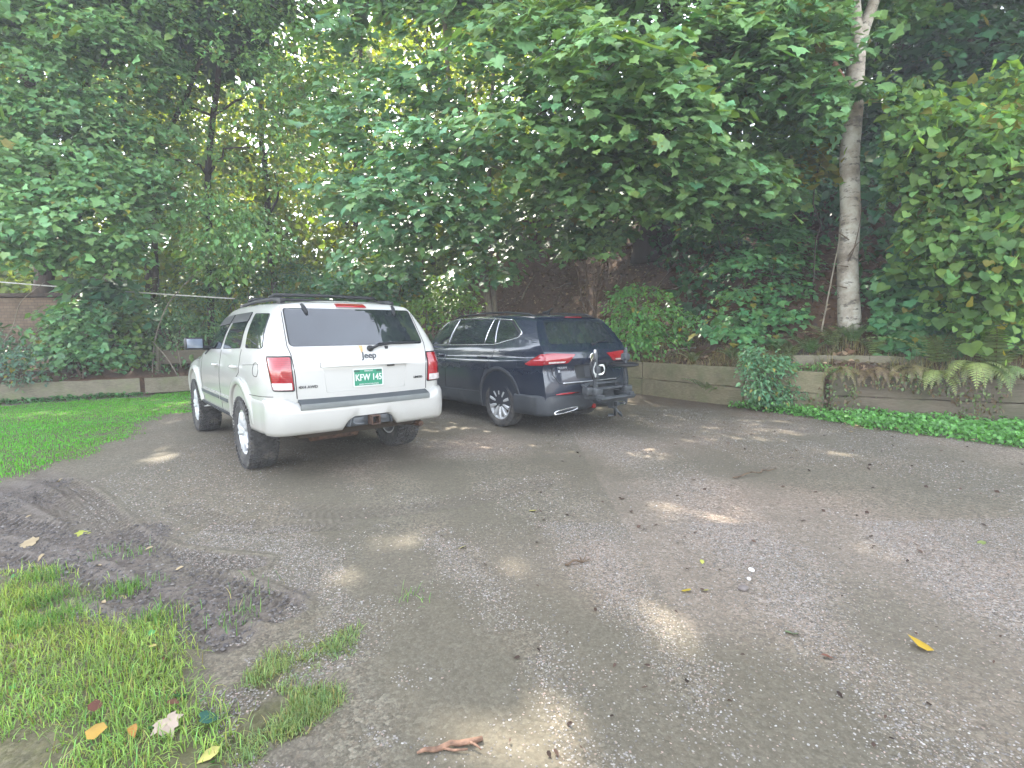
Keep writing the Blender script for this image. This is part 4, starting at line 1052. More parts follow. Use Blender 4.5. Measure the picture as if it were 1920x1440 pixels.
for sx, top in ((-.345, 1.06), (.272, 1.08)):
    b = MB(); b.box((sx, -1.35, .82), (.048, .04, .60), bev=.008)
    for j in range(7): b.box((sx, -1.372, .56+j*.036), (.042, .02, .016), bev=.003)
    b.box((sx, -1.33, .52), (.09, .30, .07), bev=.015); b.box((sx+.02, -1.36, .59), (.16, .09, .09), bev=.02)
    up = b.build('upright', M['steel_dark'], rk, auto=.5)
    if sx < 0:
        c = MB(); c.tube([(sx, -1.35, 1.08), (sx-.012, -1.36, 1.14), (sx-.05, -1.38, 1.135), (sx-.058, -1.39, 1.085)], [.02, .018, .016, .012], 8); c.build('hook', M['badge_bright'], up)
        for pts in ([(sx-.02, -1.37, .95), (sx-.06, -1.40, .97), (sx-.115, -1.42, .90), (sx-.10, -1.42, .84), (sx-.03, -1.39, .82)], [(sx+.02, -1.38, .93), (sx+.075, -1.41, .94), (sx+.095, -1.42, .88), (sx+.075, -1.41, .83), (sx+.02, -1.38, .82)], [(sx-.10, -1.42, .845), (sx-.06, -1.40, .80), (sx-.02, -1.38, .80)]):
            c = MB(); pc = catmull(pts, 5); V = []
            for p in pc: V += [(p[0], p[1]-.004, p[2]-.011), (p[0]+.006, p[1]-.004, p[2]+.011), (p[0]+.006, p[1]+.006, p[2]+.011), (p[0], p[1]+.006, p[2]-.011)]
            c.add(V, [(i*4+j, i*4+(j+1) % 4, i*4+4+(j+1) % 4, i*4+4+j) for i in range(len(pc)-1) for j in range(4)]); c.build('white_strap', M['plate_white'], up, auto=.6)
        c = MB(); c.tube(catmull([(sx-.05, -1.36, 1.04), (sx-.13, -1.40, 1.0), (sx-.175, -1.42, .92), (sx-.15, -1.42, .82), (sx-.10, -1.40, .77)], 5), .012, 8)
        c.tube(catmull([(sx-.02, -1.36, 1.02), (sx-.10, -1.38, .98), (sx-.13, -1.39, .90)], 5), .012, 8); c.build('ratchet_arm', M['black_plastic'], up)
        c = MB(); c.box((sx, -1.38, .885), (.085, .06, .11), bev=.02); c.box((sx, -1.37, .79), (.05, .07, .06), bev=.012); c.build('clamp', M['steel_dark'], up, auto=.6)
    else:
        c = MB(); c.lathe([(-.028, .02), (-.030, .15), (-.012, .205), (.012, .205), (.026, .15), (.028, .02)], 36, axis='z', c=(sx+.03, -1.30, .92)); c.build('wheel_holder', M['black_plastic'], up, auto=.8)
        c = MB(); c.box((sx, -1.35, 1.03), (.11, .09, .10), bev=.025); c.tube([(sx, -1.35, 1.06), (sx+.01, -1.35, 1.16)], [.03, .016], 8); c.tube([(sx-.04, -1.36, 1.0), (sx-.10, -1.38, 1.005)], .016, 8); c.build('clamp', M['steel_dark'], up, auto=.6)
        c = MB(); c.box((sx, -1.375, .90), (.035, .014, .035), bev=.005); c.build('buckle', M['badge_bright'], up)
b = MB()
for sx in (-.345, .272): b.tube([(sx, -1.12, .66), (sx, -1.34, .56), (sx, -1.47, .50)], .02, 8)
b.box((-.43, -1.30, .60), (.13, .11, .10), bev=.025)
b.box((-.04, -1.24, .605), (.66, .05, .04), bev=.006); b.build('cross_frame', M['steel_dark'], rk, auto=.6)

# ================================================================== TIMBER WALLS
class MW(MB):
    """like MB, for parts given in place coordinates"""
    def build(s, name, mats, parent=None, **k):
        o = super().build(name, mats, parent, **k)
        if parent: o.matrix_parent_inverse = Matrix.Translation(-Vector(parent.location))
        return o
def plank(mb, a, b, z0, z1, th, seed=0, sag=.006):
    """a weathered plank from a to b (2D), slightly uneven, with eased edges"""
    rg = np.random.default_rng(seed); a = Vector((*a, 0)); b = Vector((*b, 0)); d = b-a; n = max(4, int(d.length/.18)); e = Vector((-d.y, d.x, 0)).normalized()
    V = []; c = .008
    for i in range(n+1):
        p = a + d*(i/n); j = rg.normal(0, sag, 3)
        t0, t1, zz0, zz1 = -th/2+j[0], th/2+j[0], z0+j[1]*.6, z1+j[2]*.6
        for (t, z) in ((t0+c, zz0), (t1-c, zz0), (t1, zz0+c), (t1, zz1-c), (t1-c, zz1), (t0+c, zz1), (t0, zz1-c), (t0, zz0+c)):
            q = p + e*t; V.append((q.x, q.y, z))
    Fs = [(i*8+k, i*8+(k+1) % 8, i*8+8+(k+1) % 8, i*8+8+k) for i in range(n) for k in range(8)]
    Fs += [tuple(range(8)), tuple(n*8+k for k in range(8))]
    mb.add(V, Fs); return mb
def board(parent, a, b, z0, z1, th, mat, seed, name='board', sag=.006):
    m = MW(); plank(m, a, b, z0, z1, th, seed, sag); return m.build(name, mat, parent, auto=.6)
rwl = empty('timber_retaining_wall', (3.4, 10.4, 0)); tag(rwl, 'mossy grey timber retaining wall holding back the brown bank behind the dark car', 'wall')
def wpt(t):     # a point along the right wall line
    P = np.array([(.1, 15.0), (2.66, 11.62), (4.25, 9.27), (5.11, 8.15)]) + np.array([-.07, -.05]); d = np.r_[0, np.cumsum(np.hypot(*np.diff(P, axis=0).T))]; return np.array([np.interp(t, d, P[:, 0]), np.interp(t, d, P[:, 1])])
D0, D1, D2, D3 = 0, 4.72, 7.1, 8.42
k = 0
for (a, b) in ((D0, 2.0), (2.02, D1), (D1+.03, D2), (D2+.02, D3)):
    for (z0, z1) in ((-.04, .335), (.345, .70)):
        board(rwl, wpt(a), wpt(b), z0, z1, .055, M['wood_olive'], 50+k).parent.name; k += 1
for t in (1.0, 3.4, D1+.015, 6.0, 7.11):
    m = MW(); p = wpt(t) + np.array([.06, .05]); m.box((p[0], p[1], .33), (.09, .09, .74), Matrix.Rotation(.96, 3, 'Z'), bev=.008); m.build('post', M['wood_olive'], rwl, auto=.6)
rw2 = empty('timber_retaining_wall', (6.1, 7.6, 0)); tag(rw2, 'damp reddish timber retaining wall half hidden under drooping ferns at right', 'wall')
A_, B_ = np.array((5.07, 8.10)), np.array((9.5, 5.85))
def w2(t, off=0): d = (B_-A_)/np.hypot(*(B_-A_)); return A_ + (B_-A_)*t + np.array([-d[1], d[0]])*off
for t0, t1 in ((0, .50), (.505, 1)):
    for (z0, z1) in ((-.04, .32), (.33, .655)): board(rw2, w2(t0), w2(t1), z0, z1, .055, M['wood_red'], 70+k); k += 1
board(rw2, (5.0, 9.1), (6.75, 8.12), .72, .93, .05, M['wood'], 91, 'upper_board', .01)
for t in (.02, .5, .98):
    p = w2(t, .07); m = MW(); m.box((p[0], p[1], .32), (.09, .09, .72), Matrix.Rotation(-.42, 3, 'Z'), bev=.008); m.build('post', M['wood_red'], rw2, auto=.6)
# left: low plank edging of the planting bed
lw = empty('plank_edging', (-10.4, 10.7, 0)); tag(lw, 'long low grey plank edging the planting bed at the far left of the lawn', 'edging board')
board(lw, (-14.6, 8.35), (-10.95, 10.43), .02, .37, .055, M['wood'], 101); board(lw, (-10.9, 10.46), (-8.60, 11.78), .05, .40, .055, M['wood'], 102)
m = MW(); m.box((-10.93, 10.53, .2), (.08, .08, .5), bev=.006); m.build('post', M['wood'], lw, auto=.6)
lw2 = empty('plank_edging', (-8.4, 12.4, 0)); tag(lw2, 'short grey plank edging ending beside the white SUV', 'edging board')
board(lw2, (-8.50, 11.80), (-7.35, 12.75), .04, .40, .06, M['wood'], 103); board(lw2, (-7.3, 12.8), (-5.2, 14.6), .04, .40, .06, M['wood'], 105)
lw3 = empty('plank_fence', (-8.8, 12.9, .3)); tag(lw3, 'weathered upper plank nailed to a leaning post behind the short edging', 'fence')
board(lw3, (-8.95, 12.75), (-5.6, 14.3), .66, 1.0, .05, M['wood_red'], 104)
m = MW(); m.box((-8.78, 12.70, .62), (.08, .08, .95), Matrix.Rotation(R(4), 3, 'Y'), bev=.008); m.build('post', M['wood'], lw3, auto=.6)
lw4 = empty('plank_fence', (-11.5, 11.2, .3)); tag(lw4, 'thin rust-stained plank and stub post inside the planting bed', 'fence')
board(lw4, (-13.6, 9.9), (-10.25, 11.75), .50, .62, .04, M['wood_red'], 106)
m = MW(); m.box((-10.15, 11.8, .5), (.09, .09, .7), Matrix.Rotation(R(-3), 3, 'Y'), bev=.008); m.build('post', M['wood_red'], lw4, auto=.6)
# masonry behind the vines
def brick_mat(name, a, b_, mort, sc):
    m, t, b = new_mat(name); tc = t.nodes.new('ShaderNodeTexCoord')
    mp = t.nodes.new('ShaderNodeMapping'); mp.inputs['Rotation'].default_value = (R(90), 0, 0); L(t, tc.outputs['Object'], mp.inputs[0])
    br = N(t, 'ShaderNodeTexBrick', Scale=sc); br.inputs['Mortar Size'].default_value = .018; L(t, mp.outputs[0], br.inputs['Vector'])
    br.inputs['Color1'].default_value = (*a, 1); br.inputs['Color2'].default_value = (*b_, 1); br.inputs['Mortar'].default_value = (*mort, 1)
    n = ramp(t, [(.3, (.55, .55, .5)), (.7, (1.25, 1.2, 1.15))]); L(t, noise(t, 3.5, 7, .7), n.inputs[0])
    L(t, mix(t, 1.0, br.outputs['Color'], n.outputs[0], 'MULTIPLY'), b.inputs['Base Color']); b.inputs['Roughness'].default_value = .9
    bump(t, b, br.outputs['Fac'], -.5, .01); return m
M['brick'] = brick_mat('old_brick', (.13, .088, .056), (.17, .12, .078), (.06, .05, .04), 3.2)
M['brick_grey'] = brick_mat('old_block', (.085, .066, .052), (.11, .087, .068), (.045, .038, .03), 3.0)
bw = empty('brick_wall', (-12.6, 13.6, 0)); tag(bw, 'brown weathered masonry wall showing through the vines at far left', 'wall')
m = MW(); m.box((-14.2, 13.75, 1.2), (6.4, .35, 2.4), Matrix.Rotation(R(3), 3, 'Z'), bev=.03); m.build('wall', M['brick'], bw, auto=.6)
m = MW(); m.box((-14.2, 13.72, 2.46), (6.5, .46, .10), Matrix.Rotation(R(3), 3, 'Z'), bev=.02); m.build('coping', M['bark_dark'], bw, auto=.6)
bp = MW(); bp.box((-10.75, 13.9, 1.7), (.62, .5, 3.6), bev=.02); bp.box((-10.75, 13.9, 3.56), (.74, .62, .14), bev=.03)
tag(bp.build('brick_pillar', M['brick_grey'], None, auto=.6), 'blocky brown brick pillar rising beyond the white rail', 'pillar')
pa, pb = at(-160, 515, 11.9), at(440, 560, 13.4)
mb = MW(); pts = [pa.lerp(pb, i/12)+Vector((0, 0, -.03*math.sin(math.pi*i/12))) for i in range(13)]; mb.tube(pts, .015, 10)
tag(mb.build('white_rail', plain('white_pipe', (.62, .60, .56), .5, var=.2, vscale=12), None), 'long thin white pipe running across the vines at left', 'pipe')
# little wire trellis in the dark behind the birch
tr = MW(); 
def tp(u, v): return at(u, v, 12.5)
for (u0, v0, u1, v1) in ((1466, 372, 1546, 366), (1472, 371, 1473, 402), (1502, 369, 1501, 415), (1518, 347, 1520, 398)): tr.tube([tp(u0, v0), tp((u0+u1)/2+1, (v0+v1)/2), tp(u1, v1)], .016, 6)
tag(tr.build('twig_trellis', M['twig'], None), 'pale stick frame standing in dark foliage left of the birch', 'trellis')

# ================================================================== FOLIAGE
def tmpl(half, fold=.18, droop=.25):
    """leaf outline from half points (x,y), mirrored about the midrib; two faces"""
    h = [np.array(p, float) for p in half]
    P = [h[0]] + h[1:-1] + [h[-1]] + [np.array((-p[0], p[1])) for p in h[1:-1][::-1]]
    V = np.array([(p[0], p[1], fold*abs(p[0]) - droop*p[1]**2 - .25*abs(p[0])**2) for p in P]); n = len(h); m = len(P)
    return V, [list(range(n))[::-1], ([0] + list(range(n-1, m)))[::-1]]
T_MAPLE = tmpl([(0, 0), (.20, -.08), (.50, .02), (.42, .17), (.70, .42), (.43, .50), (.33, .74), (.17, .72), (0, 1.0)])
T_MAPLE_LITE = tmpl([(0, 0), (.42, .0), (.40, .2), (.60, .46), (.30, .60), (0, 1.0)])
T_HEART = tmpl([(0, .10), (.22, -.04), (.46, .10), (.56, .40), (.34, .74), (0, 1.0)], .22, .3)
T_OVATE = tmpl([(0, 0), (.24, .22), (.27, .55), (0, 1.0)], .25, .3)
T_BIG = tmpl([(0, 0), (.45, .1), (.5, .55), (0, 1.0)], .1, .3)
UP = np.array([0, 0, 1.0])
def unit(a): return a/(np.linalg.norm(a, axis=-1, keepdims=True)+1e-9)
SUNN = np.array(SUNV)
# places where the wood lets the sun through to the ground (light flecks)
FLECKS = []
def fleck(u, v, r, z=0.0, keep=0.0): FLECKS.append((np.array(gnd(u, v, z)), r, keep))
def lit_gap(p, r, keep=0.0): FLECKS.append((np.array(p), r, keep))
def sun_gaps(pos):
    ok = np.ones(len(pos), bool)
    for p, r, keep in FLECKS:
        d = pos-p; t = d@SUNN; q = np.linalg.norm(d - t[:, None]*SUNN, axis=1)
        hit = (q < r*(.7+.6*RNG.random(len(pos)))) & (t > 1.0)
        if keep: hit &= RNG.random(len(pos)) > keep
        ok &= ~hit
    return ok
def leaf_mesh(name, T, pos, tip, nrm, size, col, mat, parent=None, gaps=True, curl=.5):
    if gaps and len(FLECKS):
        k = sun_gaps(pos); pos, tip, nrm, size, col = pos[k], tip[k], nrm[k], size[k], col[k]
    tip = unit(tip); nrm = unit(nrm - tip*np.sum(nrm*tip, 1, keepdims=True)); side = np.cross(tip, nrm)
    TV, TF = T; n = len(TV); N_ = len(pos)
    zc = (1 + curl*RNG.normal(0, 1, (N_, 1)))
    asp = (1 + .12*RNG.normal(0, 1, (N_, 1)))
    V = pos[:, None, :] + size[:, None, None]*(side[:, None, :]*(TV[None, :, 0]*asp)[..., None] + tip[:, None, :]*TV[None, :, 1][..., None] + nrm[:, None, :]*(TV[None, :, 2]*zc)[..., None])
    fl = np.concatenate([np.array(f) for f in TF]); ft = np.array([len(f) for f in TF])
    loops = (np.arange(N_)[:, None]*n + fl[None, :]).ravel()
    tot = np.tile(ft, N_); st = np.r_[0, np.cumsum(tot)[:-1]]
    me = np_mesh(name, V.reshape(-1, 3), loops, st, tot, np.repeat(col, n, 0))
    return link_mesh(name, me, mat, parent, smooth=True)
LIGHT_DIR = unit(np.array([.0, -.55, .85]))        # where the open lot is: leaves turn their faces to it
def spray_leaves(blobs, tree_c, base, size, m=20, spray_r=.45, light=.6, flat=1.0, jit=.38, var=.16, yellow=.03, drop=.38, shell=.45, ycol=(.20, .18, .03)):
    """blobs: (centre, (rx,ry,rz), n_sprays); returns leaf arrays"""
    PO, TI, NO = [], [], []
    for c, r, n in blobs:
        c = np.array(c); r = np.array(r); n = max(1, int(n))
        d = unit(RNG.normal(0, 1, (n, 3))); rr = (shell + (1-shell)*RNG.random((n, 1)))**.6
        p = c + d*r*rr
        out = unit((p-np.array(tree_c))*np.array([1, 1, .25]))
        ns = unit(UP*flat + out*.45 + LIGHT_DIR*light + RNG.normal(0, .22, (n, 3)))
        a = unit(np.cross(ns, RNG.normal(0, 1, (n, 3)))); b = np.cross(ns, a)
        q = np.sqrt(RNG.random((n, m, 1))); th = RNG.random((n, m, 1))*2*math.pi
        sr = spray_r*(.7+.6*RNG.random((n, 1, 1)))
        off = (a[:, None]*np.cos(th)*1.0 + b[:, None]*np.sin(th)*.8)*q*sr
        pos = p[:, None] + off + ns[:, None]*RNG.normal(0, .05, (n, m, 1)); pos[..., 2] -= (q[..., 0]**2)*sr[..., 0]*drop
        tip = unit(off)*.6 + out[:, None]*.55 + np.array([0, -.25, -.45]) + RNG.normal(0, .28, (n, m, 3))
        no = ns[:, None] + unit(off)*.25 + RNG.normal(0, jit, (n, m, 3))
        PO.append(pos.reshape(-1, 3)); TI.append(tip.reshape(-1, 3)); NO.append(no.reshape(-1, 3))
    pos = np.concatenate(PO); tip = np.concatenate(TI); no = np.concatenate(NO); N_ = len(pos)
    sz = size*np.exp(RNG.normal(-.06, .32, N_))
    sprayv = np.repeat(np.exp(RNG.normal(0, var*.7, N_//m)), m)[:N_] if N_ % m == 0 else np.ones(N_)
    col = np.array(base)[None]*(np.exp(RNG.normal(0, var, N_))*sprayv)[:, None]
    hue = RNG.normal(0, .10, N_); col = col*np.stack([1+hue, np.ones(N_), 1-hue], 1)
    y = RNG.random(N_) < yellow; col[y] = np.array(ycol)*np.exp(RNG.normal(0, .25, (y.sum(), 1)))
    z = ground_z(pos[:, 0], pos[:, 1]); k = (pos[:, 2] > z+.06) & (pos[:, 1] > 3.5)
    return pos[k], tip[k], no[k], sz[k], np.clip(col[k], 0.004, .6)
def cat_(*A): return [np.concatenate(x) for x in zip(*A)]
def B(u, v, Y, ru, rv, rd, n):
    c = at(u, v, Y); return (c, (ru/F*Y, rd, rv/F*Y), n)
def path3(a, b, sag=0.0, n=8, wob=.0, seed=0):
    rg = np.random.default_rng(seed); a = Vector(a); b = Vector(b); o = []
    for i in range(n+1):
        t = i/n; p = a.lerp(b, t); p.z += sag*math.sin(math.pi*t)
        if 0 < i < n: p += Vector(rg.normal(0, wob, 3))
        o.append(p)
    return o
def trunk_mesh(tree, base, top, r0, r1, mat, limbs=(), flare=1.5, wob=.06, seed=1, sides=14, forks=()):
    mb = MB(); pts = path3(base, top, 0, 14, wob, seed)
    rs = [r0*(1+(flare-1)*max(0, 1-i*1.0/2.2)**2) + (r1-r0)*(i/14) for i in range(15)]
    pts = [Vector(p) for p in pts]; pts.insert(0, pts[0]-Vector((0, 0, .5))); rs.insert(0, rs[0]*1.15)
    mb.tube(pts, rs, sides)
    for i, (tgt, f, lr) in enumerate(limbs):
        p0 = pts[1].lerp(pts[-1], f) if False else pts[1+int(f*13)]
        q = path3(p0, tgt, .35, 7, .12, seed+i+5); mb.tube(q, [lr*(1-j/8.5) for j in range(8)], 7)
        rg = np.random.default_rng(seed+100+i)
        for k in range(3):
            a = q[3+k]; mb.tube(path3(a, a+Vector(rg.normal(0, .55, 3)) + (q[-1]-q[3])*.25, .1, 4, .05, i*7+k), [lr*.35*(1-j/5.5) for j in range(5)], 5)
    for (p, r_a, r_b, k) in forks: mb.tube(p, np.linspace(r_a, r_b, len(p)), 10)
    return mb.build('trunk', mat, tree)
def tree_thing(name, label, u, v, Y, group=None, cat='tree'):
    p = at(u, v, Y); z = gz(p.x, p.y); t = empty(name, (p.x, p.y, z)); tag(t, label, cat, group); return t, Vector((p.x, p.y, z))
def local(o, parent):       # keep world coordinates after parenting to a moved Empty
    o.parent = parent; o.matrix_parent_inverse = Matrix.Translation(-Vector(parent.location)); return o
def clear_of_birch(A):
    """nothing hangs close in front of the birch stem"""
    p = A[0]; k = (np.abs(p[:, 0]-6.26*p[:, 1]/9.4) < .30) & (p[:, 1] < 9.6) & (p[:, 2] < 9) & ~((p[:, 2] > 5.2) & (p[:, 2] < 5.9))
    return [a[~k] for a in A]
def crown(tree, name, T, arrs, mat):
    if name != 'upper_crown': arrs = clear_of_birch(arrs)
    return local(leaf_mesh(name, T, *arrs, mat), tree)

# flecks of sun on the lot, and openings that light the hill and the back wood
for u, v, r_, k_ in ((322, 852, .30, 0), (285, 868, .16, 0), (970, 1090, .13, .1), (200, 890, .16, .2), (245, 932, .13, .3), (405, 890, .13, .2), (610, 1055, .08, .2), (1278, 855, .14, 0), (1210, 862, .12, .3), (1338, 912, .14, .1), (1290, 955, .15, 0), (1330, 972, .12, .2), (1440, 958, .12, .3), (1620, 1008, .18, .1), (1000, 990, .10, .2), (1300, 1175, .12, .2), (1350, 1200, .12, .2),
                    (745, 1240, .075, .15), (775, 1330, .085, .15), (770, 1410, .06, .3), (1010, 1310, .09, .05), (1050, 1400, .19, .03), (960, 1430, .12, .1), (1110, 1425, .12, .2), (1110, 860, .1, .3), (840, 905, .1, .3), (700, 1140, .08, .4)):
    fleck(u, v, r_*1.15+.10, 0, k_*.14 + (.02 if k_ else 0))
for _ in range(34):
    fleck(RNG.uniform(620, 1880), 850+420*RNG.random()**1.4, RNG.uniform(.09, .22), 0, RNG.uniform(.06, .20))
lit_gap(hill(1325, 455), .5); lit_gap(hill(1385, 462), .5); lit_gap(hill(1440, 470), .3); lit_gap(hill(1285, 610), .2); lit_gap(at(835, 560, 13), .5); lit_gap(at(800, 440, 14), .4)

MAPLE = (.150, .275, .105)
# --- big maple over the bank
t, b0 = tree_thing('maple_tree', 'massive dark-trunked maple on the brown bank, its big leaves hanging over the dark car', 1225, 470, 16)
top = Vector((b0.x+.5, b0.y-.6, 17.5))
bl = [B(1140, 130, 7.6, 150, 70, .9, 60), B(1010, 215, 8.2, 150, 60, .9, 60), B(1240, 235, 8.2, 130, 60, .9, 55), B(990, 70, 8.6, 140, 70, 1.0, 60), B(1370, 110, 8.8, 140, 90, 1.0, 70),
      B(1190, 330, 9.2, 170, 45, .9, 60), B(1330, 335, 9.6, 150, 50, .9, 60), B(1430, 235, 10.3, 120, 80, 1.0, 60), B(1060, 310, 9.0, 110, 40, .8, 40), B(1230, 30, 9.6, 170, 80, 1.2, 70),
      B(1110, 435, 12.0, 50, 45, .7, 26), B(1010, 395, 12.5, 110, 40, .9, 30), B(1440, 350, 10.8, 70, 40, .8, 26), B(1330, 210, 12.5, 200, 140, 1.3, 80), B(1020, 170, 12.5, 220, 140, 1.3, 80),
      B(1480, 40, 11, 140, 90, 1.2, 60), B(1000, -60, 9.5, 220, 90, 1.3, 70), B(1300, -80, 9.5, 260, 90, 1.4, 80), B(1280, 365, 10.2, 90, 30, .7, 24)]
lm = [(bl[i][0], f, .10) for i, f in ((0, .40), (1, .38), (2, .36), (4, .42), (5, .30), (6, .30), (10, .25), (13, .35), (14, .38), (11, .25))]
local(trunk_mesh(t, b0, top, .40, .16, M['bark_dark'], lm, 1.55, .05, 3, 18), t)
A1 = spray_leaves(bl, (b0.x, b0.y, 6), MAPLE, .138, m=20, spray_r=.52, light=.75, yellow=.012, jit=.30)
crown(t, 'crown', T_MAPLE, A1, M['leaf'])
ub = [((b0.x-3, 13.5, 13), (5, 4, 3), 420), ((b0.x+3, 14, 13.5), (5, 4, 3), 420), ((b0.x, 10.8, 11.2), (6, 2.5, 1.6), 320), ((b0.x, 16, 16), (6, 4, 3), 300)]
A2 = spray_leaves(ub, (b0.x, b0.y, 9), MAPLE, .36, m=14, spray_r=.9); crown(t, 'upper_crown', T_BIG, A2, M['leaf'])

# --- twin-stemmed maple left of it
t, b0 = tree_thing('maple_tree', 'young twin-stemmed maple with blue-green drooping leaf tiers between the two cars', 932, 560, 15.5)
bl = [B(830, 265, 9.2, 140, 50, .8, 55), B(790, 360, 9.4, 130, 45, .8, 55), B(700, 215, 10.2, 110, 80, .9, 55), B(880, 150, 9.8, 110, 70, .9, 50), B(850, 400, 9.8, 60, 30, .6, 22), B(660, 355, 10.8, 70, 45, .7, 26),
      B(700, 470, 11.2, 80, 40, .7, 30), B(930, 455, 13, 90, 40, .8, 30), B(770, 60, 10.5, 150, 80, 1.0, 60), B(880, 320, 12.5, 120, 90, 1.0, 45), B(740, 300, 12.6, 90, 90, 1.0, 26), B(640, 120, 11.5, 80, 80, 1, 36), B(880, 30, 11, 120, 80, 1.0, 50), B(760, 430, 10.2, 60, 28, .6, 20), B(900, 500, 13.4, 60, 25, .6, 14)]
top = Vector(at(840, 200, 12.5)); top.z = 11
s1 = [b0-Vector((0, 0, .3)), at(905, 500, 15.2), at(880, 430, 14.6), at(850, 250, 13.5), at(830, 0, 13)]
s2 = [b0+Vector((.1, .05, -.3)), at(921, 500, 15.3), at(915, 430, 15.0), at(920, 250, 14.4), at(930, 20, 14)]
mb = MB(); mb.tube(catmull(s1, 5), np.linspace(.10, .05, 21), 9); mb.tube(catmull(s2, 5), np.linspace(.085, .045, 21), 9)
for i in (0, 1, 2, 3, 6, 7, 8): mb.tube(path3(s1[2].lerp(s1[3], .3+.1*(i % 4)), bl[i][0], .4, 7, .08, i), [.045*(1-j/8.5) for j in range(8)], 6)
local(mb.build('trunk', M['twig'], t), t)
A1 = spray_leaves(bl, (b0.x, b0.y, 5), (.135, .268, .125), .130, m=19, spray_r=.46, light=.8, jit=.30, yellow=.015); crown(t, 'crown', T_MAPLE, A1, M['leaf'])
ub = [((b0.x-1.5, 12.6, 11.2), (3.5, 3, 2.0), 330), ((b0.x-1, 14, 14), (4, 4, 3), 380)]
crown(t, 'upper_crown', T_BIG, spray_leaves(ub, (b0.x, b0.y, 9), MAPLE, .36, m=14, spray_r=.9), M['leaf'])

# --- slender tall tree standing in the gap at left
t, b0 = tree_thing('slender_tree', 'slender dark-stemmed tree in the bright gap left of the white SUV', 388, 545, 15)
bl = [B(420, 60, 13, 150, 70, 1.2, 66), B(520, 110, 13, 110, 80, 1.2, 50), B(580, 220, 13, 90, 80, 1.1, 44), B(330, 150, 13.5, 80, 90, 1.1, 36), B(470, 200, 15, 90, 50, 1.0, 26), B(400, 420, 13, 90, 60, .9, 56), B(460, 440, 12.5, 80, 50, .8, 44), B(560, 330, 14, 60, 60, .9, 22), B(610, 90, 13, 80, 100, 1.2, 60), B(360, 290, 14.5, 60, 60, .9, 18), B(400, 300, 13.2, 45, 90, .4, 16), B(405, 480, 13, 50, 40, .5, 20), B(440, -60, 13, 220, 70, 1.4, 90)]
tr_ = [b0-Vector((0, 0, .3)), at(392, 430, 14.6), at(390, 330, 14.4), at(398, 230, 14.2), at(410, 130, 14.0), at(408, -40, 13.8), at(420, -300, 13.5)]
mb = MB(); mb.tube(catmull(tr_, 5), np.linspace(.095, .05, 31), 10)
for (a, c, r_) in ((3, (330, 210), .05), (3, (480, 180), .045), (4, (330, 60), .04), (4, (500, 70), .045), (2, (470, 270), .04), (2, (310, 300), .05), (5, (560, 60), .05)):
    mb.tube(path3(tr_[a], at(c[0], c[1], 13.6), .2, 6, .07, c[0]), [r_*(1-j/7.5) for j in range(7)], 6)
local(mb.build('trunk', M['bark_dark'], t), t)
crown(t, 'crown', T_OVATE, spray_leaves(bl, (b0.x, b0.y, 6), (.135, .265, .085), .115, m=28, spray_r=.5, light=.5, yellow=.03, jit=.5), M['leaf'])
ub = [((b0.x, 14, 11.8), (4, 3.5, 2.6), 380), ((b0.x-1, 15, 15), (4, 4, 3), 300)]
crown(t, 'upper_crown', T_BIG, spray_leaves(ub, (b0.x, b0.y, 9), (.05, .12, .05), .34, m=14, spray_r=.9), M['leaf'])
# a second leaning stem near it
t, b0 = tree_thing('slender_tree', 'thin leaning stem crossing the yellow-green light left of the slender tree', 285, 520, 14.5)
tr_ = [b0-Vector((0, 0, .3)), at(288, 400, 14.3), at(292, 300, 14.2), at(322, 235, 14), at(352, 175, 13.8), at(380, 100, 13.6)]
mb = MB(); mb.tube(catmull(tr_, 5), np.linspace(.09, .04, 26), 9); local(mb.build('trunk', M['bark'], t), t)
crown(t, 'crown', T_OVATE, spray_leaves([B(330, 130, 13.4, 60, 60, .8, 30), B(300, 380, 13.6, 50, 50, .6, 20)], (b0.x, b0.y, 6), (.085,.180,.06), .12, m=24, spray_r=.45, jit=.5), M['leaf'])

# --- broad tree at the left edge
t, b0 = tree_thing('broad_tree', 'broad leafy tree filling the upper left corner above the vines', 70, 520, 15)
bl = [B(60, 330, 10.8, 130, 70, 1.0, 90), B(150, 410, 10.8, 120, 60, 1.0, 80), B(60, 180, 11.5, 110, 80, 1.1, 80), B(200, 110, 12, 120, 80, 1.2, 90), B(60, 40, 12, 120, 80, 1.2, 80), B(230, 260, 12.3, 90, 70, 1.0, 56), B(50, 440, 10.6, 100, 45, .8, 60), B(240, 340, 11.6, 80, 50, .9, 50), B(130, 240, 11.6, 110, 60, 1.0, 60), B(-80, 250, 11, 120, 200, 1.2, 120), B(190, 460, 11.2, 70, 30, .7, 34), B(110, -60, 12, 200, 70, 1.4, 90), B(290, 40, 12.5, 80, 70, 1.0, 46)]
lm = [(bl[i][0], f, .08) for i, f in ((0, .25), (1, .22), (2, .35), (3, .45), (5, .35), (7, .3), (8, .35))]
local(trunk_mesh(t, b0, (b0.x+.6, b0.y, 14), .24, .10, M['bark'], lm, 1.4, .08, 9), t)
crown(t, 'crown', T_MAPLE_LITE, spray_leaves(bl, (b0.x, b0.y+1, 5), (.14, .27, .10), .112, m=28, spray_r=.50, light=.7, yellow=.02, jit=.45), M['leaf'])
ub = [((b0.x+1, 13.5, 11.5), (4.5, 3.5, 2.6), 420), ((b0.x-5, 13.5, 11), (4, 4, 4), 260), ((b0.x+1, 15, 15), (5, 4, 3), 320)]
crown(t, 'upper_crown', T_BIG, spray_leaves(ub, (b0.x, b0.y, 9), (.05, .12, .05), .34, m=14, spray_r=.9), M['leaf'])

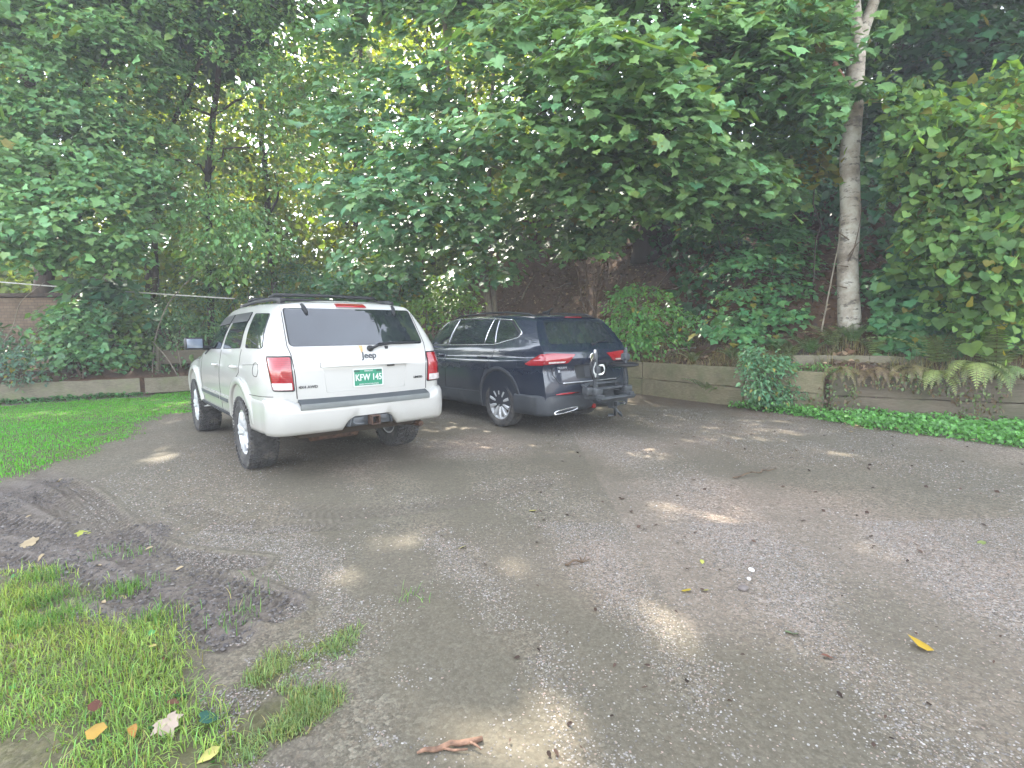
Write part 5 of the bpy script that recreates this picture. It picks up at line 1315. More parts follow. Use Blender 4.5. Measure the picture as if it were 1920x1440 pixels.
# --- birch
def birch_mat():
    m, tt, b = new_mat('birch_bark'); tc = tt.nodes.new('ShaderNodeTexCoord')
    mp = tt.nodes.new('ShaderNodeMapping'); mp.inputs['Scale'].default_value = (3.2, 3.2, 8); L(tt, tc.outputs['Object'], mp.inputs[0])
    n = N(tt, 'ShaderNodeTexNoise', Scale=1.6, Detail=5.0, Roughness=.7); L(tt, mp.outputs[0], n.inputs['Vector'])
    k = ramp(tt, [(.38, (0, 0, 0)), (.46, (1, 1, 1))]); L(tt, n.outputs['Fac'], k.inputs[0])
    base = ramp(tt, [(.34, (.15, .118, .085)), (.5, (.32, .285, .23)), (.64, (.47, .45, .39))]); L(tt, noise(tt, 2.5, 6, .65), base.inputs[0])
    pk = ramp(tt, [(.55, (0, 0, 0)), (.7, (1, 1, 1))]); L(tt, noise(tt, 1.1, 4), pk.inputs[0])
    c = mix(tt, math_(tt, 'MULTIPLY', pk.outputs[0], .75), base.outputs[0], (.30, .215, .145))
    c = mix(tt, math_(tt, 'MULTIPLY', math_(tt, 'SUBTRACT', 1.0, k.outputs[0]), .85), c, (.07, .058, .048))
    L(tt, c, b.inputs['Base Color']); b.inputs['Roughness'].default_value = .75; bump(tt, b, n.outputs['Fac'], .35, .01); return m
M['birch'] = birch_mat()
t, b0 = tree_thing('birch_tree', 'pale birch with dark-flecked bark and a reddish side limb, rising from the ferns', 1594, 606, 9.4)
tr_ = [b0-Vector((0, 0, .4)), b0+Vector((0, 0, .02)), at(1589, 500, 9.4), at(1594, 400, 9.42), at(1593, 300, 9.4), at(1600, 200, 9.38), at(1606, 110, 9.4), at(1618, 60, 9.4), at(1645, -20, 9.5), at(1670, -150, 9.6), at(1690, -420, 9.8)]
rs = np.interp(np.linspace(0, 10, 51), [0, 1, 2, 3, 4, 5, 6, 7, 8, 10], [.25, .19, .165, .158, .155, .15, .135, .098, .085, .065])
mb = MB(); mb.tube(catmull(tr_, 5), rs, 18)
mb.tube(catmull([at(1610, 100, 9.4), at(1606, 40, 9.35), at(1602, -30, 9.3), at(1590, -200, 9.2)], 5), np.linspace(.10, .06, 16), 10)
trunk_b = local(mb.build('trunk', M['birch'], t), t)
mb = MB(); mb.tube(catmull([at(1586, 165, 9.4), at(1572, 140, 9.3), at(1555, 105, 9.2), at(1532, 62, 9.1), at(1520, 20, 9.0)], 5), np.linspace(.075, .04, 21), 9)
local(mb.build('side_limb', bark_mat('reddish_bark', (.12, .06, .04), (.24, .13, .09), 12), t), t)
mb = MB()
for pts in ([(1592, 450), (1575, 438), (1556, 432)], [(1590, 490), (1600, 470), (1612, 420), (1616, 380)], [(1590, 500), (1572, 498), (1555, 498)], [(1590, 480), (1610, 455), (1640, 432)], [(1588, 540), (1570, 536), (1555, 536)]):
    mb.tube(catmull([at(u, v, 9.22) for u, v in pts], 4), np.linspace(.010, .004, 4*(len(pts)-1)+1), 6)
local(mb.build('twigs', M['dead_twig'], t), t)
bl = [B(1470, 80, 8.8, 120, 80, .9, 70), B(1540, 190, 8.9, 70, 40, .6, 26), B(1440, 160, 9.2, 90, 60, .8, 40), B(1640, 30, 10.5, 70, 60, .8, 26), B(1560, -40, 9.4, 180, 50, 1.2, 60), B(1600, 182, 8.9, 40, 20, .3, 24), B(1530, 20, 9.0, 70, 50, .8, 30)]
crown(t, 'crown', T_MAPLE, spray_leaves(bl, (b0.x, b0.y, 5), (.13, .26, .10), .128, m=18, spray_r=.45, light=.75, yellow=.02), M['leaf'])
ub = [((b0.x, 9.5, 10.8), (3.5, 3.0, 2.2), 320), ((b0.x+.5, 10.5, 14), (4, 3.5, 3), 300)]
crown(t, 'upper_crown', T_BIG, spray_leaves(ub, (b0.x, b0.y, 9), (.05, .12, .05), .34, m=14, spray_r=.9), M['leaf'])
# a thin bare pole leaning by it
mb = MB(); mb.tube(catmull([at(1540, 622, 9.3), at(1552, 560, 9.3), at(1566, 490, 9.3), at(1578, 430, 9.3)], 5), np.linspace(.016, .009, 16), 7)
tag(mb.build('bare_sapling', M['twig'], None), 'thin bare grey stem leaning against the birch trunk', 'sapling')

# --- dark maple on the slope behind the birch
t, b0 = tree_thing('maple_tree', 'dark maple on the shaded slope to the right of the birch', 1780, 420, 15)
bl = [B(1700, 70, 11.5, 130, 70, 1.2, 60), B(1850, 60, 11.5, 150, 80, 1.2, 80), B(1760, 150, 12, 160, 60, 1.2, 60), B(1900, 150, 11, 100, 60, 1.0, 50), B(1800, -50, 11, 260, 70, 1.4, 80), B(1980, 100, 10.5, 100, 150, 1.2, 60), B(1650, 380, 13.5, 120, 100, 1.0, 50), B(1600, 250, 13.5, 120, 110, 1.0, 50)]
lm = [(bl[i][0], f, .07) for i, f in ((0, .35), (1, .35), (2, .3), (3, .35))]
local(trunk_mesh(t, b0, (b0.x, b0.y-.5, 15), .22, .10, M['bark_dark'], lm, 1.4, .08, 19), t)
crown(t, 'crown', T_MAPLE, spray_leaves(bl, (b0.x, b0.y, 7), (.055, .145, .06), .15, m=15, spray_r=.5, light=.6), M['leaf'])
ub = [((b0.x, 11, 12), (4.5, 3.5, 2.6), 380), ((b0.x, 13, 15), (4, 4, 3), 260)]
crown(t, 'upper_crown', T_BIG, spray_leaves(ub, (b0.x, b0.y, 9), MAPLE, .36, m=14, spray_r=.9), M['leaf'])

# --- grapevine curtain
t, b0 = tree_thing('grapevine', 'bright green grapevine curtain with rounded leaves cascading at the right edge', 1840, 600, 8.6, cat='vine')
bl = [B(1690, 190, 8.6, 70, 60, .6, 44), B(1760, 235, 8.3, 100, 60, .7, 70), B(1840, 330, 7.9, 110, 70, .7, 90), B(1880, 240, 7.8, 90, 60, .7, 60), B(1800, 420, 8.0, 100, 55, .6, 70), B(1880, 450, 7.5, 90, 60, .6, 70), B(1675, 290, 8.7, 40, 40, .45, 18), B(1720, 300, 8.5, 70, 40, .5, 34), B(1665, 235, 8.8, 30, 35, .4, 12), B(1760, 470, 8.3, 70, 40, .5, 32), B(1890, 540, 7.5, 60, 60, .5, 36), B(1800, 540, 8.1, 25, 60, .3, 14), B(1845, 560, 7.9, 20, 60, .3, 12), B(1970, 380, 7.4, 90, 160, .8, 100), B(1900, 150, 8.4, 90, 50, .6, 36), B(1645, 345, 9.0, 18, 24, .3, 5)]
mb = MB()
for i, k in enumerate((2, 4, 5, 3, 1, 0, 7, 13)): mb.tube(path3(b0+Vector((.1*i-.3, .1, -.2)), bl[k][0], .2, 9, .12, 60+i), np.linspace(.035, .012, 10), 6)
local(mb.build('stem', M['bark'], t), t)
crown(t, 'foliage', T_HEART, spray_leaves(bl, (b0.x+.4, b0.y+1.5, 3), (.150, .265, .085), .112, m=12, spray_r=.40, light=1.3, flat=.35, drop=.8, yellow=.05, ycol=(.24, .22, .05), var=.26, jit=.62, shell=.2), M['leaf_thin'])
# yellowing tuft left of birch
t, b0 = tree_thing('grapevine', 'small yellowing vine tuft hanging left of the birch trunk', 1530, 440, 10.5, cat='vine')
crown(t, 'foliage', T_HEART, spray_leaves([B(1545, 290, 9.7, 28, 35, .3, 9), B(1520, 310, 9.8, 25, 20, .3, 5)], (b0.x, b0.y, 3), (.17, .17, .035), .11, m=10, spray_r=.3, light=1.2, flat=.4, drop=.8), M['leaf_thin'])
mb = MB(); mb.tube(path3(b0, at(1540, 270, 9.7), .1, 8, .05, 5), .012, 6); local(mb.build('stem', M['bark'], t), t)

# --- shrubs and saplings
def shrub(name, label, u, v, Y, blobs, T, col, size, mat='leaf', cat='shrub', group=None, stems=6, **kw):
    t, b0 = tree_thing(name, label, u, v, Y, group, cat)
    mb = MB()
    for i in range(stems):
        c = blobs[i % len(blobs)][0]; r_ = blobs[i % len(blobs)][1]; rg = np.random.default_rng(int(u)+i)
        tgt = Vector(c)+Vector((rg.uniform(-.5, .5)*r_[0], rg.uniform(-.3, .3)*r_[1], rg.uniform(-.3, .5)*r_[2]))
        mb.tube(path3(b0+Vector((rg.uniform(-.1, .1), rg.uniform(-.1, .1), -.08)), tgt, .08, 6, .03, i), np.linspace(.02, .006, 7), 6)
    local(mb.build('stem', M['dead_twig'], t), t)
    A = spray_leaves(blobs, (b0.x, b0.y+.3, b0.z), col, size, **kw); crown(t, 'foliage', T, A, M[mat]); return t
SH = dict(light=.7, flat=1.0, spray_r=.30, drop=.3)
shrub('layered_shrub', 'tiered shrub with flat leaf layers on the bank left of the birch', 1430, 640, 10.9, [B(1400, 425, 11.3, 125, 14, .5, 40), B(1480, 455, 11.1, 60, 22, .4, 20), B(1400, 500, 10.9, 100, 20, .5, 34), B(1440, 545, 10.8, 110, 18, .5, 36), B(1460, 590, 10.6, 90, 20, .4, 26), B(1370, 595, 10.7, 60, 22, .4, 20), B(1500, 500, 10.9, 40, 30, .35, 12), B(1430, 475, 11.2, 80, 14, .4, 14), B(1400, 630, 10.5, 80, 18, .4, 20)], T_MAPLE_LITE, (.115,.27,.10), .105, m=15, spray_r=.36, light=.25, flat=2.0, drop=.2, jit=.25)
shrub('round_shrub', 'rounded small-leaved green bush on the bank behind the bike rack', 1200, 655, 11.9, [B(1200, 560, 11.8, 65, 28, .5, 44), B(1185, 610, 11.6, 55, 28, .5, 40), B(1250, 600, 11.7, 40, 35, .45, 24), B(1170, 640, 11.5, 35, 18, .4, 18), B(1240, 640, 11.5, 50, 16, .4, 18)], T_OVATE, (.12,.27,.07), .085, m=20, **SH)
shrub('spurge_bush', 'blue-green fine-leaved bush growing in front of the timber wall', 1440, 752, 8.75, [B(1440, 690, 8.7, 48, 32, .30, 60), B(1445, 730, 8.6, 45, 20, .25, 36), B(1490, 735, 8.5, 25, 15, .2, 12), B(1420, 665, 8.8, 25, 14, .2, 14)], T_OVATE, (.105,.225,.105), .055, m=22, light=.9, flat=.8, spray_r=.16, drop=.3)
shrub('maple_sapling', 'dark maple saplings crowding the foot of the slope right of the birch', 1730, 660, 9.1, [B(1690, 590, 9.0, 60, 40, .5, 34), B(1770, 560, 9.0, 70, 45, .5, 44), B(1660, 545, 9.3, 40, 35, .4, 20), B(1840, 610, 8.6, 70, 35, .5, 36), B(1740, 630, 8.7, 70, 22, .4, 28), B(1880, 650, 8.2, 50, 30, .4, 26), B(1700, 520, 9.6, 60, 40, .5, 24), B(1960, 600, 8.0, 60, 60, .5, 30)], T_MAPLE, (.10, .235, .095), .125, m=15, spray_r=.36, light=.8)
shrub('hanging_bough', 'pale green low maple shoot in front of the big dark trunk', 1110, 490, 13.6, [B(1100, 420, 13.0, 40, 30, .4, 18), B(1080, 455, 12.9, 30, 20, .3, 10), B(1150, 390, 13, 30, 18, .3, 8)], T_MAPLE, (.075, .165, .04), .13, m=14, light=.7, cat='sapling')
# bed behind the left edging
shrub('vine_mound', 'leafy vine mound spilling toward the long plank edging', 150, 700, 11.6, [B(140, 600, 11.6, 60, 40, .5, 44), B(120, 650, 11.4, 55, 32, .5, 36), B(190, 660, 11.7, 40, 26, .4, 26)], T_MAPLE_LITE, (.12,.25,.10), .10, m=18, **SH)
shrub('vine_mound', 'yellow-green vine tuft above the end of the long plank', 235, 700, 12.2, [B(238, 640, 12.2, 26, 40, .35, 24), B(230, 590, 12.3, 30, 22, .35, 18)], T_HEART, (.11, .19, .045), .09, m=16, **SH)
shrub('vine_mound', 'big-leaved green vine clump just under the white rail', 195, 690, 12.6, [B(190, 545, 12.6, 60, 26, .45, 26), B(160, 575, 12.4, 40, 22, .4, 18), B(235, 575, 12.7, 40, 20, .4, 16)], T_HEART, (.10,.23,.11), .15, m=14, spray_r=.4, light=.8, drop=.4)
shrub('spiky_weed', 'upright feathery blue-green weeds at the far left of the bed', 40, 745, 10.9, [B(30, 690, 10.8, 50, 38, .4, 40), B(-30, 670, 10.6, 50, 50, .4, 30)], T_OVATE, (.08,.16,.1), .07, m=18, spray_r=.22, light=.4, flat=.2, drop=0)
shrub('leafy_shrub', 'mixed shrub with bare twigs beside the wing mirror', 325, 690, 13.4, [B(310, 600, 13.3, 60, 40, .5, 40), B(370, 585, 13.6, 55, 45, .5, 40), B(320, 650, 13.2, 50, 25, .4, 26), B(290, 545, 13.6, 50, 30, .5, 22)], T_OVATE, (.12,.23,.09), .085, m=20, **SH)
shrub('leafy_shrub', 'dense dark shrub directly behind the white SUV roof', 470, 560, 14.6, [B(440, 525, 14.4, 80, 40, .6, 44), B(520, 520, 14.5, 80, 40, .6, 44), B(390, 490, 14.6, 60, 40, .6, 28), B(600, 530, 14.3, 70, 36, .6, 40)], T_OVATE, (.09,.20,.085), .10, m=22, **SH)
shrub('leafy_shrub', 'broad shrub between the white SUV roof and the twin-stemmed maple', 690, 580, 13.8, [B(670, 540, 13.6, 70, 30, .6, 40), B(740, 530, 13.8, 60, 36, .6, 36), B(790, 500, 13.8, 50, 36, .5, 26)], T_MAPLE_LITE, (.09,.21,.095), .12, m=18, **SH)
shrub('bright_shrub', 'shrub by the front of the dark car, its leaf colour yellowed as if sun-touched', 835, 600, 13.2, [B(840, 545, 13.1, 50, 34, .5, 32), B(800, 580, 12.9, 50, 24, .4, 26), B(870, 570, 13.2, 30, 16, .4, 12)], T_OVATE, (.14,.26,.05), .095, m=20, **SH)  # yellower leaf colour imitates sun falling on this shrub
shrub('bright_shrub', 'sprig high between the maples, its leaf colour yellowed as if sunlit', 795, 560, 14.5, [B(795, 440, 14.2, 22, 20, .3, 10)], T_OVATE, (.15, .20, .04), .10, m=14, **SH)  # sunlight is put into the yellow leaf colour
shrub('low_plant', 'low yellowish plants catching the sun beside the big trunk', 1370, 460, hill(1370, 460).y, [(hill(u_, v_)+Vector((0, 0, .12)), (.35, .35, .08), 12) for u_, v_ in ((1305, 450), (1335, 452), (1365, 458), (1395, 460), (1425, 466), (1440, 474), (1350, 470))], T_OVATE, (.11, .17, .04), .10, m=14, **SH)

# --- thicket along the back of the beds: shrubs behind the shrubs, and leaves on the bank
def thicket(name, label, region, n, T, col, size, cat='stuff'):
    pass
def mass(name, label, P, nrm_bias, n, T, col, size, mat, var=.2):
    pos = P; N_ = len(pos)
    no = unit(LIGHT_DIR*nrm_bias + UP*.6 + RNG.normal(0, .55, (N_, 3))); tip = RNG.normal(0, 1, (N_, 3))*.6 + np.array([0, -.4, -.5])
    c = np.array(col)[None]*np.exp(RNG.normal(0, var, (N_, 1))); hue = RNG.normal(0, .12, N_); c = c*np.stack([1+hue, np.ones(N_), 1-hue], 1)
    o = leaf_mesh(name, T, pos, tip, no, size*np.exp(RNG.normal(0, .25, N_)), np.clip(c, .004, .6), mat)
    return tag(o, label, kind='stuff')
# understory on the slope (a mass nobody could count)
n = 42000; x = RNG.uniform(-22, 20, n); y = RNG.uniform(10, 26, n); d = wall_dist(x, y)
k = (d > .5) & (fbm(x, y, .55, 61) + .16*(d > 5) + .22*(x < -2.5) + .2*(x > 5) > .50) & ~((np.abs(x-1.6) < 3.0) & (d < 6) & (x > -1.2)) & (np.hypot(x-5.4, y-10.9) > 1.5) & (np.hypot(x-6.0, y-14.3) > 1.6) & (np.hypot(x-2.9, y-11.9) > 1.0) ; x, y, d = x[k], y[k], d[k]
z = ground_z(x, y) + RNG.random(len(x))**1.5*(.35 + .9*fbm(x, y, .8, 62))
mass('undergrowth', 'tangled green undergrowth on the wooded bank', np.stack([x, y, z], 1), .6, 0, T_OVATE, (.06, .14, .055), .13, M['leaf'])
n = 30000; x = RNG.uniform(4.0, 18, n); y = RNG.uniform(5, 17, n); d = wall_dist(x, y); k = (d > 1.5) & (d < 11) & (fbm(x, y, .9, 63) > .36) & (np.hypot(x-6.2, y-9.4) > .7) & (np.hypot(x-5.4, y-10.9) > 1.5); x, y = x[k], y[k]
z = ground_z(x, y) + RNG.random(len(x))**1.2*(.5 + 2.2*fbm(x, y, .7, 64))
mass('undergrowth', 'dark leafy undergrowth on the slope right of the birch', np.stack([x, y, z], 1), .8, 0, T_MAPLE_LITE, (.05, .135, .058), .15, M['leaf'])
n = 9000; x = RNG.uniform(-14.5, -4.5, n); y = RNG.uniform(8.5, 15.5, n); d = wall_dist(x, y); k = (d > .15) & (d < 2.4) & (fbm(x, y, 1.6, 66) > .38); x, y = x[k], y[k]
z = ground_z(x, y) + RNG.random(len(x))*.45*(.3+fbm(x, y, 2, 67))
mass('undergrowth', 'low weeds filling the planting bed at left', np.stack([x, y, z], 1), .8, 0, T_OVATE, (.10, .20, .075), .075, M['leaf'])
# the wood beyond, reading as one mass: near-clumped crowns far up the slope and past the gap
n = 26000; x = RNG.uniform(-3, 9, n); y = RNG.uniform(8, 19, n); d = wall_dist(x, y); k = d > .25; x, y, d = x[k], y[k], d[k]; n = len(x)
pos = np.stack([x, y, ground_z(x, y)+RNG.random(n)*.05+.01], 1); c = np.array([(.20, .12, .07), (.14, .08, .05), (.27, .19, .12), (.09, .06, .04), (.16, .13, .06)])[RNG.integers(0, 5, n)]*np.exp(RNG.normal(0, .2, (n, 1)))
tag(leaf_mesh('leaf_litter', T_OVATE, pos, RNG.normal(0, 1, (n, 3))*np.array([1, 1, .3]), np.array([-.5, -.4, .8])+RNG.normal(0, .45, (n, 3)), RNG.uniform(.05, .13, n), c, M['dry_leaf'], None), 'brown dead leaves littering the bank', kind='stuff')
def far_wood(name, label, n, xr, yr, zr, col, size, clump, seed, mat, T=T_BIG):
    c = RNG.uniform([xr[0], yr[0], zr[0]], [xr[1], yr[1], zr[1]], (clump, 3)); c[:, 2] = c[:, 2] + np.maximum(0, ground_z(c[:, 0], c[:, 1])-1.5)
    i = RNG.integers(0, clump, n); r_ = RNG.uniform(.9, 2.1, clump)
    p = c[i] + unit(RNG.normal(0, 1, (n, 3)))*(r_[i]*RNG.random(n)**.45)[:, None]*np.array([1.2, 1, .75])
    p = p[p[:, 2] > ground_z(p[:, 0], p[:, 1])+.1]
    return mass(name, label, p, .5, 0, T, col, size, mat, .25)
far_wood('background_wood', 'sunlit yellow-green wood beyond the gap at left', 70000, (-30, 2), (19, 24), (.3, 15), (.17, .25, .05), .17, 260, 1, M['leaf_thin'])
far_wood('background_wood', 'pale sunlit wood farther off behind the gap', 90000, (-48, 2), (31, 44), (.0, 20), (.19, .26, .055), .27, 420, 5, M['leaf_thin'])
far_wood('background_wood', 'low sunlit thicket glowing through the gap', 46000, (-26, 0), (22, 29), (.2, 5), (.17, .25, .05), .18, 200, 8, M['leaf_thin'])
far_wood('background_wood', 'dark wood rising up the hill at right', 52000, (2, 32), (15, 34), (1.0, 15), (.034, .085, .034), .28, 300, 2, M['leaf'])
mbk = MB()
# trunks standing in the back wood
FT = [(-13.5, 19.5, .16, 14), (-9.6, 21, .14, 15), (-6.2, 20, .12, 13), (-3.4, 22, .15, 15), (-17, 20, .2, 14), (7.5, 17.5, .18, 16), (10.5, 15.5, .16, 14), (13, 18, .2, 16), (3.6, 20, .2, 17), (16, 14, .2, 14)]
for i, (x, y, r_, h_) in enumerate(FT):
    z = gz(x, y); mb = MB(); mb.tube(path3((x, y, z-.3), (x+RNG.normal(0, .5), y+RNG.normal(0, .4), z+h_), 0, 10, .08, 200+i), np.linspace(r_, r_*.45, 11), 10)
    for j in range(4):
        f = .3+.15*j; a = RNG.uniform(0, 6.28); p = Vector((x, y, z+h_*f)); mb.tube(path3(p, p+Vector((math.cos(a)*2.2, math.sin(a)*1.6, 1.4)), .1, 5, .1, i*9+j), np.linspace(r_*.4, .02, 6), 6)
    o = mb.build('forest_trunk', M['bark_dark'], None)
    tag(o, 'dark tree trunk standing back in the wood, half veiled by leaves', 'tree trunk', 'trunks back in the wood')

# --- ferns
def fern_mesh(name, col, nf, length, droop, seed):
    rg = np.random.default_rng(seed); V = []; Fs = []; C = []
    for f in range(nf):
        a = 2*math.pi*f/nf + rg.normal(0, .25); Ln = length*rg.uniform(.75, 1.1); d = np.array([math.cos(a), math.sin(a), 0]); sd = np.array([-d[1], d[0], 0])
        pts = []; p = np.zeros(3); el = rg.uniform(1.0, 1.4); n = 17
        for i in range(n+1):
            pts.append(p.copy()); e = el - droop*(i/n)**1.2*2.2; p = p + (d*math.cos(e)+UP*math.sin(e))*Ln/n
        cc = np.array(col)*math.exp(rg.normal(0, .18))
        for i in range(2, n):
            t = (pts[i+1]-pts[i]); t /= np.linalg.norm(t); w_ = Ln*.20*math.sin(math.pi*min(1, (i+1)/n*.9+.08))**.8*(1-.55*i/n)
            nn = np.cross(sd, t)
            for sg in (-1, 1):
                q = pts[i]; tipv = sd*sg*w_ + t*w_*.35 - UP*.12*w_; wd = Ln/n*.30
                k = len(V); V += [q-t*wd, q+tipv*.5-t*wd*.8+nn*.01, q+tipv, q+tipv*.5+t*wd*.8+nn*.01, q+t*wd]; Fs.append((k, k+1, k+2, k+3, k+4) if sg > 0 else (k+4, k+3, k+2, k+1, k)); C += [cc*math.exp(rg.normal(0, .12))]*5
        for i in range(n):
            k = len(V); w2_ = .004; V += [pts[i]-sd*w2_, pts[i]+sd*w2_, pts[i+1]+sd*w2_, pts[i+1]-sd*w2_]; Fs.append((k, k+1, k+2, k+3)); C += [np.array([.10, .08, .03])]*4
    lp = np.concatenate([np.array(f) for f in Fs]); tt = np.array([len(f) for f in Fs])
    return np_mesh(name, np.array(V), lp, np.r_[0, np.cumsum(tt)[:-1]], tt, np.clip(np.array(C), .004, .6))
FM = [fern_mesh('fern', (.12, .22, .075), 11, .62, .55, 1), fern_mesh('fern', (.15, .20, .075), 9, .75, .7, 2), fern_mesh('fern', (.25, .17, .09), 9, .65, .8, 3)]
for m_ in FM: m_.materials.append(M['leaf'])
def fern(u, v, Y, kind, sc, label, group=None, rz=None, tilt=0.0, z=None):
    p = at(u, v, Y); o = bpy.data.objects.new('fern', FM[kind]); COL.objects.link(o)
    o.location = (p.x, p.y, (gz(p.x, p.y) if z is None else z)+.03); o.rotation_euler = (tilt, 0, RNG.uniform(0, 6.28) if rz is None else rz); o.scale = (sc*1.2,)*3
    return tag(o, label, 'fern', group)
gfl = 'green fern on the bank top between the timber wall and the birch'
for (u, v, Y, k_, s_) in ((1335, 655, 9.9, 0, 1.0), (1375, 640, 10.1, 0, .7), (1480, 650, 9.6, 1, .8), (1520, 640, 9.4, 0, .9), (1560, 645, 9.2, 1, .9), (1600, 640, 9.0, 0, .9), (1640, 655, 8.7, 1, .8), (1450, 640, 10, 0, .7), (1300, 660, 10.6, 1, .6)):
    fern(u, v, Y, k_, s_, gfl, 'ferns along the bank top')
def hanging_fern(name, col, nf, length, seed, spread):
    """a fern leaning out over the wall: its fronds fan out towards +x and arc down"""
    rg = np.random.default_rng(seed); V = []; Fs = []; C = []
    for f in range(nf):
        a = (-.5+(f+.5)/nf)*2*spread + rg.normal(0, .08); Ln = length*rg.uniform(.75, 1.1); d = np.array([math.cos(a), math.sin(a), 0]); sd = np.array([-d[1], d[0], 0])
        p = np.zeros(3); el = rg.uniform(.55, .95); n = 20; pts = []
        for i in range(n+1):
            pts.append(p.copy()); e = el - (i/n)**.75*rg.uniform(2.0, 2.3); p = p + (d*math.cos(e)*.8+UP*math.sin(e))*Ln/n
        cc = np.array(col)*math.exp(rg.normal(0, .18))
        for i in range(2, n):
            t = pts[i+1]-pts[i]; t /= np.linalg.norm(t); w_ = Ln*.19*math.sin(math.pi*min(1, (i+1)/n*.85+.12))**.8*(1-.5*i/n); nn = np.cross(sd, t)
            for sg in (-1, 1):
                q = pts[i]; tv = sd*sg*w_*rg.uniform(.85, 1.1) + t*w_*.45 - nn*sg*0 - UP*.08*w_; wd = Ln/n*.32; k = len(V)
                V += [q-t*wd, q+tv*.5-t*wd*.8, q+tv, q+tv*.5+t*wd*.8, q+t*wd]; Fs.append((k, k+1, k+2, k+3, k+4) if sg > 0 else (k+4, k+3, k+2, k+1, k)); C += [cc*math.exp(rg.normal(0, .14))]*5
        for i in range(n):
            k = len(V); V += [pts[i]-sd*.004, pts[i]+sd*.004, pts[i+1]+sd*.003, pts[i+1]-sd*.003]; Fs.append((k, k+1, k+2, k+3)); C += [np.array([.13, .10, .04])]*4
    lp = np.concatenate([np.array(f) for f in Fs]); tt = np.array([len(f) for f in Fs])
    m_ = np_mesh(name, np.array(V), lp, np.r_[0, np.cumsum(tt)[:-1]], tt, np.clip(np.array(C), .004, .6)); m_.materials.append(M['leaf']); return m_
HF = [hanging_fern('fern', (.17, .21, .07), 7, .95, 4, .9), hanging_fern('fern', (.14, .22, .075), 6, .75, 5, .9), hanging_fern('fern', (.165, .12, .065), 5, .50, 6, .8), hanging_fern('fern', (.17, .15, .07), 6, .65, 7, 1.0)]
def hang(t, k, s_, label, group=None, z=.70, da=0.0):
    p = w2(t, .02); o = bpy.data.objects.new('fern', HF[k]); COL.objects.link(o); o.location = (p[0], p[1], z); o.rotation_euler = (0, 0, R(-117)+da); o.scale = (s_,)*3; return tag(o, label, 'fern', group)
bfl = 'browning fern drooping over the edge of the right timber wall'
for (t_, k_, s_, z_) in ((.03, 3, .9, .72), (.085, 2, .95, .70), (.125, 2, 1.1, .74), (.165, 2, .95, .68), (.20, 3, .95, .76)): hang(t_, k_, s_, bfl, 'browning ferns over the wall', z_, RNG.normal(0, .2))
hang(.265, 0, .78, 'large olive fern hanging down the wall, left of the bigger cascading one', da=-.25); hang(.345, 0, 1.0, 'largest fern, its olive fronds cascading to the ground cover near the right edge', z=.80, da=.1)
hang(.42, 1, .9, 'greener fern spilling over the wall at the very right edge', z=.78)
for u, v, Y, s_, lab in ((1760, 668, 7.9, 1.3, 'upright olive fern on top of the right wall behind the hanging ones'), (1870, 650, 7.5, 1.3, 'tall olive fern on the wall top close to the right edge')): fern(u, v, Y, 1, s_, lab)
# --- sticks on the bank
stk = 'bare brown stick lying on the leaf-littered bank'
for i in range(34):
    if i < 22: u, v, Y = RNG.uniform(960, 1290), RNG.uniform(500, 640), 0
    else: u, v, Y = RNG.uniform(1230, 1420), RNG.uniform(600, 665), 0
    hit = hill(u, v)
    if hit is None: continue
    a = RNG.uniform(0, 3.14); ln = RNG.uniform(.4, 1.3); e = Vector((math.cos(a), math.sin(a)*.5, 0))*ln/2
    P3 = []
    for f in np.linspace(-1, 1, 6):
        q = hit+e*f; P3.append(Vector((q.x, q.y, gz(q.x, q.y)+.03+.05*RNG.random())))
    mb = MB(); mb.tube(P3, np.linspace(.018, .007, 6)*RNG.uniform(.6, 1.3), 6)
    tag(mb.build('fallen_stick', M['dead_twig'] if i % 3 else M['twig'], None), stk, 'stick', 'sticks on the bank')
for lab, pts, r_ in (('leaning pale broken stem on the bare bank above the dark car', [(978, 562), (988, 540), (1003, 515)], .03), ('arching dead branch under the maple canopy', [(955, 410), (990, 398), (1050, 390), (1110, 372)], .03)):
    mb = MB(); Y_ = 15.2; mb.tube(catmull([at(u, v, Y_) for u, v in pts], 4), np.linspace(r_, r_*.5, 4*(len(pts)-1)+1), 7); tag(mb.build('dead_branch', M['twig'], None), lab, 'branch')
for lab, pts, Y_, r_ in (('tall bare stem arching up from the bed to the white rail', [(285, 710), (290, 640), (310, 580), (335, 545), (372, 508)], 12.6, .017), ('bare stem leaning from the short edging', [(332, 702), (312, 670), (286, 640)], 12.4, .016), ('thin arching cane at the far left of the bed', [(8, 640), (25, 610), (40, 565), (85, 528)], 11.6, .012), ('thin pale cane beside the vine clump', [(126, 600), (138, 575), (146, 562)], 11.8, .012), ('short twig standing by the leaning post', [(340, 690), (334, 660), (330, 640)], 12.8, .012)):
    mb = MB(); mb.tube(catmull([at(u, v, Y_) for u, v in pts], 4), np.linspace(r_, r_*.5, 4*(len(pts)-1)+1), 7); tag(mb.build('bare_cane', M['twig'], None), lab, 'cane')

